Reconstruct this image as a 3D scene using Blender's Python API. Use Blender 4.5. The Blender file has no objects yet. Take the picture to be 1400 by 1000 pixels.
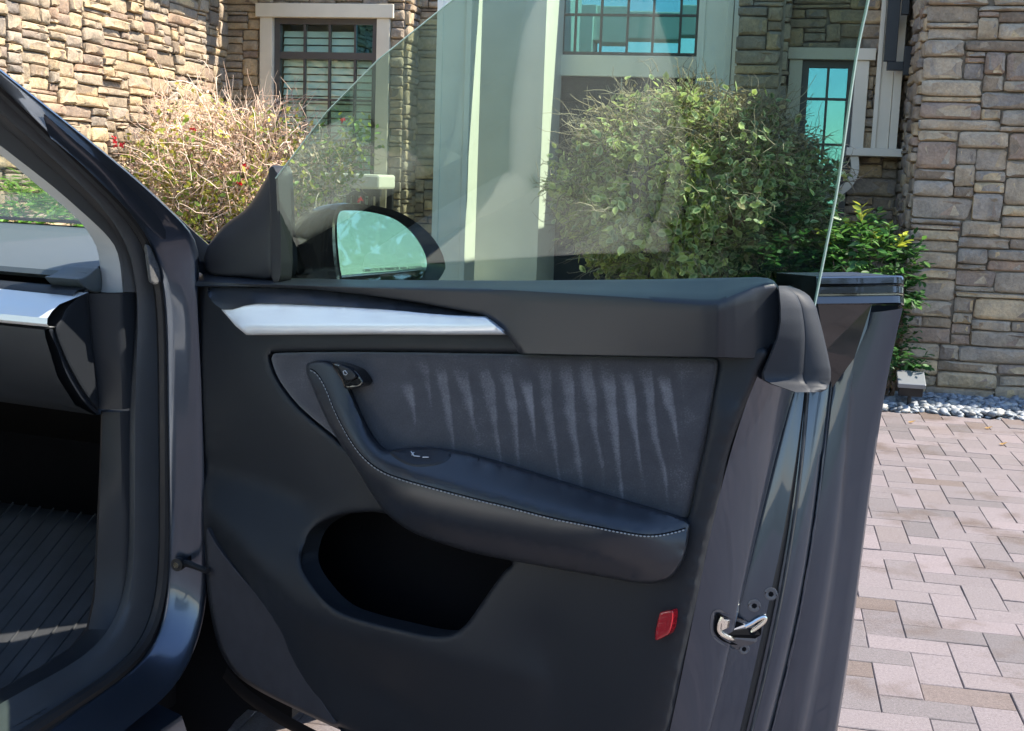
import bpy, bmesh, math, random
import numpy as np
from mathutils import Vector, Matrix, Quaternion
from mathutils.geometry import delaunay_2d_cdt

random.seed(7)
rng = np.random.default_rng(11)
SC = bpy.context.scene
COL = SC.collection

# ------------------------------------------------------------------ camera
FOC = 1700.0                       # focal length in pixels of the 1400 px wide frame
PITCH = math.radians(8.53)
ROLL = 0.036
CAM = np.array([0.0, 0.0, 1.2])
_fw = np.array([0, math.cos(PITCH), -math.sin(PITCH)])
_r0 = np.array([1.0, 0, 0]); _u0 = np.array([0, math.sin(PITCH), math.cos(PITCH)])
_rt = _r0 * math.cos(ROLL) + _u0 * math.sin(ROLL)
_up = _u0 * math.cos(ROLL) - _r0 * math.sin(ROLL)
cd = bpy.data.cameras.new('camera'); cam = bpy.data.objects.new('camera', cd); COL.objects.link(cam)
cd.sensor_width = 36.0; cd.lens = 36.0 * FOC / 1400.0; cd.clip_start = 0.05; cd.clip_end = 2000.0
m = Matrix.Identity(4)
for i in range(3):
    m[i][0] = _rt[i]; m[i][1] = _up[i]; m[i][2] = -_fw[i]; m[i][3] = CAM[i]
cam.matrix_world = m
SC.camera = cam

# house axes: E1 runs along the facade (to the right), E2 goes into the house
HTH = math.radians(11.6)
E1 = np.array([math.cos(HTH), -math.sin(HTH), 0]); E2 = np.array([math.sin(HTH), math.cos(HTH), 0])

# ------------------------------------------------------------------ sky, sun, exposure
SUN_EL = math.radians(52)
_a = math.radians(12)
_sh = E1 * math.cos(_a) + E2 * math.sin(_a)
SUN = np.array([_sh[0] * math.cos(SUN_EL), _sh[1] * math.cos(SUN_EL), math.sin(SUN_EL)])
w = bpy.data.worlds.new('World'); SC.world = w; w.use_nodes = True
nt = w.node_tree; bg = nt.nodes['Background']
sky = nt.nodes.new('ShaderNodeTexSky'); sky.sky_type = 'NISHITA'; sky.sun_disc = False
sky.sun_elevation = SUN_EL; sky.sun_rotation = math.atan2(SUN[0], SUN[1])
sky.air_density = 1.0; sky.dust_density = 0.15; sky.ozone_density = 2.6
nt.links.new(sky.outputs[0], bg.inputs[0]); bg.inputs[1].default_value = 0.15
sl = bpy.data.lights.new('sun', 'SUN'); sl.energy = 4.4; sl.angle = math.radians(0.53); sl.color = (1.0, 0.93, 0.81)
so = bpy.data.objects.new('sun', sl); COL.objects.link(so)
so.rotation_mode = 'QUATERNION'; so.rotation_quaternion = Vector(-SUN).to_track_quat('-Z', 'Y')
so.location = (12, -2, 14)
SC.view_settings.view_transform = 'Standard'; SC.view_settings.look = 'None'
SC.view_settings.exposure = 1.57; SC.view_settings.gamma = 1.0; SC.view_settings.use_curve_mapping = False
SC.cycles.max_bounces = 7; SC.cycles.transparent_max_bounces = 16; SC.cycles.glossy_bounces = 4; SC.cycles.diffuse_bounces = 3
SC.cycles.caustics_reflective = False; SC.cycles.caustics_refractive = False
SC.cycles.sample_clamp_indirect = 6.0
SC.cycles.use_denoising = True; SC.cycles.use_adaptive_sampling = True; SC.cycles.adaptive_threshold = 0.02

# ------------------------------------------------------------------ measuring helpers (photo pixel -> point on a real plane)
def ray(x, y): return _fw + _rt * ((x - 700) / FOC) + _up * ((500 - y) / FOC)
def hit(x, y, p, n):
    d = ray(x, y); return CAM + d * (np.dot(np.asarray(p) - CAM, n) / np.dot(d, n))
def proj(p):
    v = np.asarray(p, float) - CAM; k = v @ _fw
    return 700 + FOC * (v @ _rt) / k, 500 - FOC * (v @ _up) / k, k
Z = np.array([0, 0, 1.0])
def cross3(a, b): return np.array((a[1] * b[2] - a[2] * b[1], a[2] * b[0] - a[0] * b[2], a[0] * b[1] - a[1] * b[0]))
# door frame: DH hinge foot, DD along the door to its rear end, DN towards its outside
_h = hit(270, 380, (0, 2.0, 0), (0, 1, 0)); _e = hit(1060, 380, (0, 1.27, 0), (0, 1, 0))
DH = np.array([_h[0], _h[1], 0]); DD = np.array([_e[0] - _h[0], _e[1] - _h[1], 0]); DD /= np.linalg.norm(DD)
DN = np.array([-DD[1], DD[0], 0])
# car frame: CF forward, CR right, origin DH; the door stands open 65 degrees
_phi = math.atan2(DD[1], DD[0]) + math.radians(180 - 65)
CF = np.array([math.cos(_phi), math.sin(_phi), 0]); CR = np.array([math.sin(_phi), -math.cos(_phi), 0])
def dw(x, y, wv): return hit(x, y, DH + DN * wv, DN)            # on the door, wv behind its inner face
def car(x, y, r): return hit(x, y, DH + CR * r, CR)              # on the car, r out of its flank
def carf(x, y, f): return hit(x, y, DH + CF * f, CF)
def K(f, r, z): return DH + CF * f + CR * r + Z * z
def DP(u, wv, z): return DH + DD * u + DN * wv + Z * z
def HB(a, b, z): return E1 * a + E2 * b + Z * z
def hb(x, y, b):
    p = hit(x, y, E2 * b, E2); return p @ E1, p[2]

# ------------------------------------------------------------------ objects
def link(o, parent=None):
    COL.objects.link(o)
    if parent is not None: o.parent = parent
    return o
def tag(o, label=None, cat=None, group=None, kind=None):
    if label: o['label'] = label
    if cat: o['category'] = cat
    if group: o['group'] = group
    if kind: o['kind'] = kind
    return o
def empty(name, loc=(0, 0, 0)):
    o = bpy.data.objects.new(name, None); o.empty_display_size = 0.1; COL.objects.link(o)
    return o
def mesh(name, verts, faces, mat, parent=None, smooth=True, sharp=40):
    me = bpy.data.meshes.new(name)
    me.from_pydata([tuple(map(float, v)) for v in verts], [], [tuple(int(i) for i in f) for f in faces])
    if mat is not None: me.materials.append(mat)
    if smooth:
        me.polygons.foreach_set('use_smooth', [True] * len(me.polygons))
        if sharp: me.set_sharp_from_angle(angle=math.radians(sharp))
    me.update()
    return link(bpy.data.objects.new(name, me), parent)
def fix_normals(o, flip=False):
    bm = bmesh.new(); bm.from_mesh(o.data); bmesh.ops.recalc_face_normals(bm, faces=bm.faces)
    if flip: bmesh.ops.reverse_faces(bm, faces=bm.faces)
    bm.to_mesh(o.data); bm.free(); return o
def bevel(o, width, segs=2, angle=30):
    b = o.modifiers.new('bevel', 'BEVEL'); b.width = width; b.segments = segs; b.limit_method = 'ANGLE'; b.angle_limit = math.radians(angle)
    return o
def solid(o, t, off=-1):
    s = o.modifiers.new('solid', 'SOLIDIFY'); s.thickness = t; s.offset = off; return o

class MB:
    """collects boxes, tubes and prisms into one mesh"""
    def __init__(s): s.v = []; s.f = []
    def add(s, vs, fs):
        b = len(s.v); s.v += [tuple(map(float, p)) for p in vs]; s.f += [tuple(i + b for i in f) for f in fs]; return s
    def box(s, c, ax, half):
        c = np.asarray(c, float); ax = [np.asarray(a, float) for a in ax]
        vs = [c + ax[0] * half[0] * i + ax[1] * half[1] * j + ax[2] * half[2] * k for i in (-1, 1) for j in (-1, 1) for k in (-1, 1)]
        return s.add(vs, [(0, 1, 3, 2), (4, 6, 7, 5), (0, 4, 5, 1), (2, 3, 7, 6), (0, 2, 6, 4), (1, 5, 7, 3)])
    def tube(s, pts, rad, n=8, caps=True):
        pts = [np.asarray(p, float) for p in pts]; rad = rad if hasattr(rad, '__len__') else [rad] * len(pts)
        rings = []; prev = None
        for i, p in enumerate(pts):
            t = pts[min(i + 1, len(pts) - 1)] - pts[max(i - 1, 0)]; t /= (np.linalg.norm(t) + 1e-9)
            if prev is None:
                a = cross3(t, [0.3, 0.2, 1.0] if abs(t[2]) < .9 else [1.0, 0, 0])
            else: a = prev - t * (prev @ t)
            a /= np.linalg.norm(a) + 1e-9; prev = a; b = cross3(t, a)
            rings.append([p + (a * math.cos(q) + b * math.sin(q)) * rad[i] for q in [2 * math.pi * k / n for k in range(n)]])
        vs = [q for r_ in rings for q in r_]; fs = []
        for i in range(len(pts) - 1):
            for k in range(n):
                fs.append((i * n + k, i * n + (k + 1) % n, (i + 1) * n + (k + 1) % n, (i + 1) * n + k))
        if caps: fs.append(tuple(range(n))[::-1]); fs.append(tuple((len(pts) - 1) * n + k for k in range(n)))
        return s.add(vs, fs)
    def prism(s, poly, off):
        """polygon of 3D points extruded by vector off"""
        n = len(poly); off = np.asarray(off, float)
        vs = [np.asarray(p, float) for p in poly] + [np.asarray(p, float) + off for p in poly]
        fs = [tuple(range(n)), tuple(range(2 * n - 1, n - 1, -1))] + [(i, i + n, (i + 1) % n + n, (i + 1) % n) for i in range(n)]
        return s.add(vs, fs)
    def build(s, name, mat, parent=None, smooth=False, sharp=40):
        o = mesh(name, s.v, s.f, mat, parent, smooth, sharp); return fix_normals(o)

def resample(P, n=None, step=None, closed=False):
    P = np.asarray(P, float)
    if closed: P = np.vstack([P, P[:1]])
    L = np.r_[0, np.cumsum(np.linalg.norm(np.diff(P, axis=0), axis=1))]
    if n is None: n = max(2, int(round(L[-1] / step)) + 1)
    t = np.linspace(0, L[-1], n)
    Q = np.stack([np.interp(t, L, P[:, k]) for k in range(P.shape[1])], 1)
    return Q[:-1] if closed else Q
def spline(P, sub=6, closed=False):
    """Catmull-Rom through the points"""
    P = np.asarray(P, float); n = len(P); out = []
    rngi = range(n) if closed else range(n - 1)
    for i in rngi:
        if closed: a, b, c, e = P[(i - 1) % n], P[i], P[(i + 1) % n], P[(i + 2) % n]
        else: a, b, c, e = P[max(i - 1, 0)], P[i], P[i + 1], P[min(i + 2, n - 1)]
        for k in range(sub):
            t = k / sub
            out.append(0.5 * (2 * b + (c - a) * t + (2 * a - 5 * b + 4 * c - e) * t * t + (3 * b - a - 3 * c + e) * t ** 3))
    if not closed: out.append(P[-1])
    return np.array(out)
def loft(name, curves, mat, parent=None, n=40, close=False, sharp=40, smooth=True, closed_curves=False, flip=False):
    """skin through 3D curves; close joins last curve to first"""
    R = [resample(c, n, closed=closed_curves) if not closed_curves else resample(c, n + 1, closed=True) for c in curves]
    V = np.vstack(R); F = []; m_ = len(R)
    nn = len(R[0])
    for i in range(m_ if close else m_ - 1):
        j = (i + 1) % m_
        for k in range(nn if closed_curves else nn - 1):
            k2 = (k + 1) % nn
            q = (i * nn + k, i * nn + k2, j * nn + k2, j * nn + k)
            F.append(q[::-1] if flip else q)
    o = mesh(name, V, F, mat, parent, smooth, sharp)
    return o

def pip(P, poly):
    """vectorised point in polygon"""
    P = np.asarray(P, float); poly = np.asarray(poly, float); c = np.zeros(len(P), bool); j = len(poly) - 1
    for i in range(len(poly)):
        yi, yj = poly[i, 1], poly[j, 1]; xi, xj = poly[i, 0], poly[j, 0]
        with np.errstate(divide='ignore', invalid='ignore'):
            t = ((yi > P[:, 1]) != (yj > P[:, 1])) & (P[:, 0] < (xj - xi) * (P[:, 1] - yi) / (yj - yi + 1e-12) + xi)
        c ^= t; j = i
    return c
def dist_poly(P, poly, closed=True):
    P = np.asarray(P, float); A = np.asarray(poly, float); B = np.roll(A, -1, 0) if closed else A[1:]
    if not closed: A = A[:-1]
    best = np.full(len(P), 1e9)
    for a, b in zip(A, B):
        ab = b - a; t = np.clip(((P - a) @ ab) / (ab @ ab + 1e-12), 0, 1)
        best = np.minimum(best, np.linalg.norm(P - (a + t[:, None] * ab), axis=1))
    return best

def relief(name, outline, curves, mat, parent, wout, holes=(), spacing=6, smooth=0, edge=(0, 0), hole_edge=(0, 0), skirt=0.02,
           hole_skirt=0.0, put=dw, back=None, sharp=45, iters=1500, tip=1.0):
    """moulded panel: outline (traced points) and crease curves [(points, depth)] fix the depth behind the door's inner face,
    in between it is interpolated; edge=(width, drop) rolls the rim; skirt is the wall of the rim"""
    back = DN if back is None else back
    outline = resample(outline, step=spacing, closed=True); holes = [resample(h, step=spacing * .8, closed=True) for h in holes]
    pts = []; fixed = {}; edges = []
    def addc(P, wv, closed):
        b = len(pts); wv = np.broadcast_to(np.asarray(wv, float), (len(P),)) if not hasattr(wv, '__len__') else np.interp(np.linspace(0, 1, len(P)), np.linspace(0, 1, len(wv)), wv)
        for i, p in enumerate(P):
            fixed[len(pts)] = wv[i]; pts.append((float(p[0]), float(p[1])))
        for i in range(len(P) - (0 if closed else 1)): edges.append((b + i, b + (i + 1) % len(P)))
    addc(outline, [wout(*p) for p in outline] if callable(wout) else wout, True); nfix_out = len(pts)
    hole_w = [h[1] for h in []]
    for c in curves:
        P, wv = c[0], c[1]; addc(resample(P, step=spacing * .8), wv, False)
    hb0 = len(pts)
    for h in holes:
        b = len(pts)
        for p in h: pts.append((float(p[0]), float(p[1])))
        for i in range(len(h)): edges.append((b + i, b + (i + 1) % len(h)))
    lo = outline.min(0); hi = outline.max(0)
    gx, gy = np.meshgrid(np.arange(lo[0], hi[0], spacing), np.arange(lo[1], hi[1], spacing * .866)); gx[1::2] += spacing / 2
    G = np.stack([gx.ravel(), gy.ravel()], 1)
    ok = pip(G, outline) & (dist_poly(G, outline) > max(spacing * .45, edge[0] * 1.15))
    for h in holes: ok &= (~pip(G, h)) & (dist_poly(G, h) > max(spacing * .45, hole_edge[0] * 1.1))
    for c in curves: ok &= dist_poly(G, np.asarray(c[0], float), False) > spacing * .4
    pts += [tuple(map(float, g)) for g in G[ok]]
    # extra rings near the rim
    def ring(poly, ds, inside):
        for dd in ds:
            nx = np.roll(poly, -1, 0) - np.roll(poly, 1, 0); nx /= np.linalg.norm(nx, axis=1)[:, None] + 1e-9
            for sgn in (1, -1):
                Q = poly + np.stack([-nx[:, 1], nx[:, 0]], 1) * dd * sgn
                k = pip(Q, poly); k = k if inside else ~k & pip(Q, outline)
                dq = dist_poly(Q, poly); k &= dq > dd * .8
                for h in holes:
                    if inside: k &= ~pip(Q, h)
                pts.extend([tuple(map(float, q)) for q in Q[k]])
    if edge[0]: ring(outline, [edge[0] * q for q in (.12, .3, .6, .95)], True)
    if hole_edge[0]:
        for h in holes: ring(h, [hole_edge[0] * q for q in (.15, .4, .8)], False)
    vc, ed, fc, ov, oe, of = delaunay_2d_cdt([Vector(p) for p in pts], edges, [], 0, 1e-4)
    V = np.array([(v[0], v[1]) for v in vc])
    T = np.array([f for f in fc if len(f) == 3])
    cen = V[T].mean(1); keep = pip(cen, outline)
    for h in holes: keep &= ~pip(cen, h)
    T = T[keep]
    wv = np.zeros(len(V)); fx = np.zeros(len(V), bool)
    for i, o_ in enumerate(ov):
        for q in o_:
            if q in fixed: wv[i] = fixed[q]; fx[i] = True
    E_ = np.vstack([T[:, [0, 1]], T[:, [1, 2]], T[:, [2, 0]]]); E_ = np.unique(np.sort(E_, 1), axis=0)
    a = np.r_[E_[:, 0], E_[:, 1]]; b = np.r_[E_[:, 1], E_[:, 0]]; deg = np.bincount(a, minlength=len(V)).astype(float); deg[deg == 0] = 1
    wv[~fx] = wv[fx].mean()
    # coarse start: nearest fixed value, then relax
    fi = np.where(fx)[0]
    fr = np.where(~fx)[0]
    for s in range(0, len(fr), 2000):
        q = fr[s:s + 2000]; dd = ((V[q][:, None] - V[fi][None]) ** 2).sum(2); wgt = 1 / (dd + 4) ** 1.5; wv[q] = (wgt * wv[fi]).sum(1) / wgt.sum(1)
    om = 1.0
    for _ in range(iters // 4):
        nw = np.bincount(a, wv[b], minlength=len(V)) / deg; wv = np.where(fx, wv, nw)
    rim = np.zeros(len(V), bool)
    for i, o_ in enumerate(ov):
        if any(q < nfix_out for q in o_): rim[i] = True
    for _ in range(smooth):
        nw = np.bincount(a, wv[b], minlength=len(V)) / deg; wv = np.where(rim, wv, nw)
    if edge[0]:
        t = np.clip(dist_poly(V, outline) / edge[0], 0, 1); wv = wv + edge[1] * (1 - np.sqrt(np.clip(1 - (1 - t) ** 2, 0, 1)))
    if hole_edge[0]:
        for h in holes:
            t = np.clip(dist_poly(V, h) / hole_edge[0], 0, 1); wv = wv + hole_edge[1] * (1 - np.sqrt(np.clip(1 - (1 - t) ** 2, 0, 1)))
    P3 = [put(V[i, 0], V[i, 1], wv[i]) for i in range(len(V))]
    faces = [tuple(t) for t in T]
    # skirts
    cnt = {}
    for t in faces:
        for i in range(3):
            k = (t[i], t[(i + 1) % 3]); cnt[k] = cnt.get(k, 0) + 1
    bnd = [k for k in cnt if (k[1], k[0]) not in cnt]
    hv = set()
    if holes:
        for i, o_ in enumerate(ov):
            if any(hb0 <= q < hb0 + sum(len(h) for h in holes) for q in o_): hv.add(i)
    mp = {}
    for i, j in bnd:
        sk = hole_skirt if (i in hv and j in hv) else skirt
        if not sk: continue
        for q in (i, j):
            if (q, sk) not in mp: mp[(q, sk)] = len(P3); P3.append(P3[q] + back * sk)
        faces.append((j, i, mp[(i, sk)], mp[(j, sk)]))
    used = sorted({i for f in faces for i in f}); rem = {o_: n_ for n_, o_ in enumerate(used)}
    ob = mesh(name, [P3[i] for i in used], [tuple(rem[i] for i in f) for f in faces], mat, parent, True, sharp)
    uv = ob.data.uv_layers.new(name='trace')
    q = [(V[o_, 0], V[o_, 1]) if o_ < len(V) else (0, 0) for o_ in used]
    dat = np.array([q[l.vertex_index] for l in ob.data.loops], float) / 1000.0
    uv.data.foreach_set('uv', dat.ravel())
    # face the camera side
    me = ob.data
    nrm = np.mean([me.polygons[i].normal[:] for i in range(0, len(T), max(1, len(T) // 50))], axis=0)
    if nrm @ back > 0: me.flip_normals()
    return ob

# ------------------------------------------------------------------ materials
def nodes(name):
    mt = bpy.data.materials.new(name); mt.use_nodes = True; t = mt.node_tree
    return mt, t, t.nodes['Principled BSDF'], t.nodes['Material Output']
def N(t, ty, **kw):
    n = t.nodes.new(ty)
    for k, v in kw.items(): setattr(n, k, v)
    return n
def noise(t, scale, detail=4, rough=.55, vec=None, kind='Object'):
    n = N(t, 'ShaderNodeTexNoise'); n.inputs['Scale'].default_value = scale; n.inputs['Detail'].default_value = detail; n.inputs['Roughness'].default_value = rough
    if vec is None:
        c = N(t, 'ShaderNodeTexCoord'); vec = c.outputs[kind]
    t.links.new(vec, n.inputs['Vector']); return n.outputs['Fac']
def ramp(t, fac, stops, interp='LINEAR'):
    r = N(t, 'ShaderNodeValToRGB'); r.color_ramp.interpolation = interp; e = r.color_ramp.elements
    while len(e) > 1: e.remove(e[-1])
    e[0].position = stops[0][0]; e[0].color = (*stops[0][1], 1)
    for p, c in stops[1:]:
        q = e.new(p); q.color = (*c, 1)
    t.links.new(fac, r.inputs[0]); return r.outputs[0]
def mixc(t, fac, a, b, mode='MIX'):
    n = N(t, 'ShaderNodeMix', data_type='RGBA', blend_type=mode)
    for s, v in ((n.inputs[0], fac), (n.inputs[6], a), (n.inputs[7], b)):
        if hasattr(v, 'is_output') or hasattr(v, 'links'): t.links.new(v, s)
        else: s.default_value = v if isinstance(v, float) else (*v, 1)
    return n.outputs[2]
def mth(t, op, a, b=0.5, c=None):
    n = N(t, 'ShaderNodeMath', operation=op)
    for s, v in zip(n.inputs, (a, b, c)):
        if v is None: continue
        if hasattr(v, 'links'): t.links.new(v, s)
        else: s.default_value = v
    return n.outputs[0]
def bumpn(t, b, h, strength, dist):
    n = N(t, 'ShaderNodeBump'); n.inputs['Strength'].default_value = strength; n.inputs['Distance'].default_value = dist
    t.links.new(h, n.inputs['Height']); t.links.new(n.outputs[0], b.inputs['Normal']); return n
def pm(name, col, rough=.5, metal=0., spec=.5, coat=0., coat_r=.03, bump=None, var=None, sheen=0., rvar=None):
    mt, t, b, o = nodes(name)
    b.inputs['Base Color'].default_value = (*col, 1); b.inputs['Roughness'].default_value = rough; b.inputs['Metallic'].default_value = metal
    b.inputs['Specular IOR Level'].default_value = spec; b.inputs['Coat Weight'].default_value = coat; b.inputs['Coat Roughness'].default_value = coat_r
    if sheen: b.inputs['Sheen Weight'].default_value = sheen; b.inputs['Sheen Roughness'].default_value = .4
    if var:
        f = noise(t, var[0], 5)
        c = ramp(t, f, [(.3, tuple(x * (1 - var[1]) for x in col)), (.7, tuple(min(1, x * (1 + var[1])) for x in col))]); t.links.new(c, b.inputs['Base Color'])
    if rvar:
        f = noise(t, rvar[0], 4); r = N(t, 'ShaderNodeMapRange'); t.links.new(f, r.inputs[0]); r.inputs[1].default_value = .3; r.inputs[2].default_value = .7
        r.inputs[3].default_value = rough - rvar[1]; r.inputs[4].default_value = rough + rvar[1]; t.links.new(r.outputs[0], b.inputs['Roughness'])
    if bump:
        bumpn(t, b, noise(t, bump[0], 3), bump[1], bump[2])
    return mt
M = {}
M['paint'] = pm('car_paint', (.042, .055, .08), .28, .75, .5, .8, .03)
M['paint_black'] = pm('gloss_black', (.006, .006, .007), .12, 0, .5, .6)
M['trim'] = pm('moulded_trim', (.0135, .0155, .019), .5, 0, .26, bump=(900, .16, .0005), rvar=(5, .05), var=(3, .06))
M['trim_soft'] = pm('soft_touch_trim', (.0135, .016, .0205), .4, 0, .42, bump=(1100, .18, .0005), rvar=(4, .05), var=(3, .06))
M['leather'] = pm('armrest_leatherette', (.0145, .0175, .0235), .38, 0, .5, bump=(900, .15, .0005), rvar=(6, .06), var=(4, .08))
M['seal_matte'] = pm('corner_seal_rubber', (.018, .02, .025), .6, 0, .3, bump=(700, .2, .0006), var=(8, .1))
M['trim_black'] = pm('sail_trim', (.008, .009, .012), .45, 0, .4, bump=(900, .15, .0005))
M['felt'] = pm('felt_lower_panel', (.034, .033, .038), .85, 0, .25, bump=(1400, .4, .0008), var=(30, .15))
M['black'] = pm('dark_void', (.004, .004, .005), .9, 0, .1)  # near black standing for shade in hollows; also seal and underbody colour
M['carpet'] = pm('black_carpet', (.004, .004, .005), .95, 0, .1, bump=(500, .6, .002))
M['rubber'] = pm('rubber_seal', (.012, .012, .013), .55, 0, .35, bump=(300, .1, .0005), rvar=(12, .1))
M['rubber_lit'] = pm('ribbed_seal_trim', (.03, .033, .037), .55, 0, .4, bump=(700, .2, .0006), var=(12, .12))  # lighter copy of the rubber, lit tone put into the colour
M['mat'] = pm('rubber_floor_mat', (.04, .042, .046), .6, 0, .35, var=(14, .25), bump=(250, .2, .001))
M['silver'] = pm('satin_silver', (.72, .73, .74), .33, .35, .5, .2, .2, bump=(1500, .03, .0003))
M['silver_lip'] = pm('satin_silver_lip', (.5, .49, .47), .4, .3, .5)
M['pillar'] = pm('pillar_cloth', (.36, .36, .355), .85, 0, .2, bump=(1500, .3, .0006))
M['pillar_dark'] = pm('pillar_inner_cover', (.08, .08, .08), .7, 0, .3, bump=(1200, .2, .0005))
M['foam'] = pm('grey_foam_block', (.1, .1, .102), .95, 0, .1, bump=(500, .8, .002), var=(120, .2))
M['chrome'] = pm('plated_steel', (.78, .76, .68), .2, 1., .5, bump=(200, .1, .0005))
M['bolt'] = pm('dull_bolt', (.1, .1, .11), .45, .6, .5)
M['stitch'] = pm('stitch_thread', (.27, .27, .26), .7)
M['red'] = pm('red_reflector', (.32, .005, .012), .18, 0, .5, .7, .05, bump=(260, .35, .002))
M['seat'] = pm('white_seat_leatherette', (.82, .81, .79), .45, 0, .5)
M['dash'] = pm('dash_top', (.07, .085, .092), .5, 0, .5, bump=(800, .15, .0006))
M['etch'] = pm('etched_lettering', (.1, .1, .1), .6)
M['icon'] = pm('printed_icon', (.45, .46, .47), .5)
M['mirror'] = pm('mirror_glass', (.86, .9, .92), .015, 1.)
M['tyre'] = pm('tyre', (.02, .02, .02), .8, 0, .3, bump=(60, .3, .004))
M['alloy'] = pm('wheel_alloy', (.12, .12, .13), .35, .8)

def suede():
    mt, t, b, o = nodes('brushed_suede')
    b.inputs['Roughness'].default_value = .95; b.inputs['Specular IOR Level'].default_value = .15
    b.inputs['Sheen Weight'].default_value = .25; b.inputs['Sheen Roughness'].default_value = .5
    uv = N(t, 'ShaderNodeUVMap', uv_map='trace'); sx = N(t, 'ShaderNodeSeparateXYZ'); t.links.new(uv.outputs[0], sx.inputs[0])
    mp = N(t, 'ShaderNodeMapping'); t.links.new(uv.outputs[0], mp.inputs[0]); mp.inputs['Scale'].default_value = (1, .35, 1)
    wob = noise(t, 14, 3, .5, mp.outputs[0])
    # nap strokes: each column is brushed down from the top, tapering as it goes
    x = mth(t, 'ADD', sx.outputs[0], mth(t, 'MULTIPLY', mth(t, 'SUBTRACT', wob, .5), .035))
    x = mth(t, 'ADD', x, mth(t, 'MULTIPLY', mth(t, 'SUBTRACT', sx.outputs[1], .49), -.13))
    xs = mth(t, 'MULTIPLY', x, 36.0); cell = mth(t, 'FLOOR', xs); fr = mth(t, 'FRACT', xs)
    wn = N(t, 'ShaderNodeTexWhiteNoise', noise_dimensions='1D'); t.links.new(cell, wn.inputs['W'])
    wn2 = N(t, 'ShaderNodeTexWhiteNoise', noise_dimensions='1D'); t.links.new(mth(t, 'ADD', cell, 31.7), wn2.inputs['W'])
    # stroke runs from y ~ .50 to ~ .60 + column dependent
    top = mth(t, 'ADD', mth(t, 'MULTIPLY', wn.outputs[0], .035), .496)
    ln = mth(t, 'ADD', mth(t, 'MULTIPLY', wn2.outputs[0], .13), mth(t, 'ADD', mth(t, 'MULTIPLY', mth(t, 'SUBTRACT', sx.outputs[0], .5), .2), .05))
    tt = mth(t, 'DIVIDE', mth(t, 'SUBTRACT', sx.outputs[1], top), ln)
    width = mth(t, 'MULTIPLY', mth(t, 'SUBTRACT', 1.0, tt), .85)
    edge1 = N(t, 'ShaderNodeMapRange', interpolation_type='SMOOTHSTEP'); t.links.new(mth(t, 'SUBTRACT', fr, mth(t, 'SUBTRACT', 1.0, width)), edge1.inputs[0]); edge1.inputs[1].default_value = -.1; edge1.inputs[2].default_value = .3
    side = N(t, 'ShaderNodeMapRange', interpolation_type='SMOOTHSTEP'); t.links.new(fr, side.inputs[0]); side.inputs[1].default_value = 1.0; side.inputs[2].default_value = .82
    up_ = N(t, 'ShaderNodeMapRange', interpolation_type='SMOOTHSTEP'); t.links.new(tt, up_.inputs[0]); up_.inputs[1].default_value = -.12; up_.inputs[2].default_value = .12
    xr = N(t, 'ShaderNodeMapRange', interpolation_type='SMOOTHSTEP'); t.links.new(sx.outputs[0], xr.inputs[0]); xr.inputs[1].default_value = .53; xr.inputs[2].default_value = .58
    xr2 = N(t, 'ShaderNodeMapRange', interpolation_type='SMOOTHSTEP'); t.links.new(sx.outputs[0], xr2.inputs[0]); xr2.inputs[1].default_value = .95; xr2.inputs[2].default_value = .91
    s = mth(t, 'MULTIPLY', edge1.outputs[0], side.outputs[0]); s = mth(t, 'MULTIPLY', s, up_.outputs[0]); s = mth(t, 'MULTIPLY', s, mth(t, 'MULTIPLY', xr.outputs[0], xr2.outputs[0]))
    dn = N(t, 'ShaderNodeMapRange'); t.links.new(tt, dn.inputs[0]); dn.inputs[1].default_value = 1.1; dn.inputs[2].default_value = .75
    s = mth(t, 'MULTIPLY', s, dn.outputs[0])
    blot = noise(t, 22, 5, .65, uv.outputs[0])
    fine = noise(t, 420, 3, .7, uv.outputs[0])
    f = mth(t, 'ADD', mth(t, 'MULTIPLY', mth(t, 'MULTIPLY', s, mth(t, 'ADD', mth(t, 'MULTIPLY', wn.outputs[0], .6), .5)), .36), mth(t, 'MULTIPLY', blot, .6))
    f = mth(t, 'ADD', f, mth(t, 'MULTIPLY', mth(t, 'SUBTRACT', fine, .5), .5))
    c = ramp(t, f, [(.1, (.033, .033, .037)), (.38, (.053, .052, .057)), (.8, (.2, .195, .205))]); t.links.new(c, b.inputs['Base Color'])
    bumpn(t, b, fine, .4, .0008)
    return mt
M['suede'] = suede()

def glass(name, tint, refl=1.0, f0=.045):
    """thin pane: tinted see-through plus mirror reflection that grows at grazing angles"""
    mt, t, b, o = nodes(name); t.nodes.remove(b)
    tr = N(t, 'ShaderNodeBsdfTransparent'); tr.inputs[0].default_value = (*tint, 1)
    gl = N(t, 'ShaderNodeBsdfGlossy'); gl.inputs['Roughness'].default_value = 0.0; gl.inputs[0].default_value = (*refl, 1) if isinstance(refl, tuple) else (refl, refl, refl, 1)
    lw = N(t, 'ShaderNodeLayerWeight'); lw.inputs[0].default_value = .5
    fac = mth(t, 'ADD', mth(t, 'MULTIPLY', mth(t, 'POWER', lw.outputs['Facing'], 4.0), .9), f0)
    mx = N(t, 'ShaderNodeMixShader'); t.links.new(fac, mx.inputs[0]); t.links.new(tr.outputs[0], mx.inputs[1]); t.links.new(gl.outputs[0], mx.inputs[2])
    t.links.new(mx.outputs[0], o.inputs[0]); return mt
M['glass_door'] = glass('tinted_side_glass', (.63, .72, .665), 1., .026)     # crossed twice (both faces)
M['glass_clear'] = glass('windshield_glass', (.93, .97, .95), 1., .04)
M['glass_edge'] = pm('polished_glass_edge', (.55, .68, .55), .25, 0, .5, .5)  # pale colour stands for sunlight carried inside the glass edge
M['glass_blind'] = glass('blind_window_glass', (.88, .97, .93), 1., .05)
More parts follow.
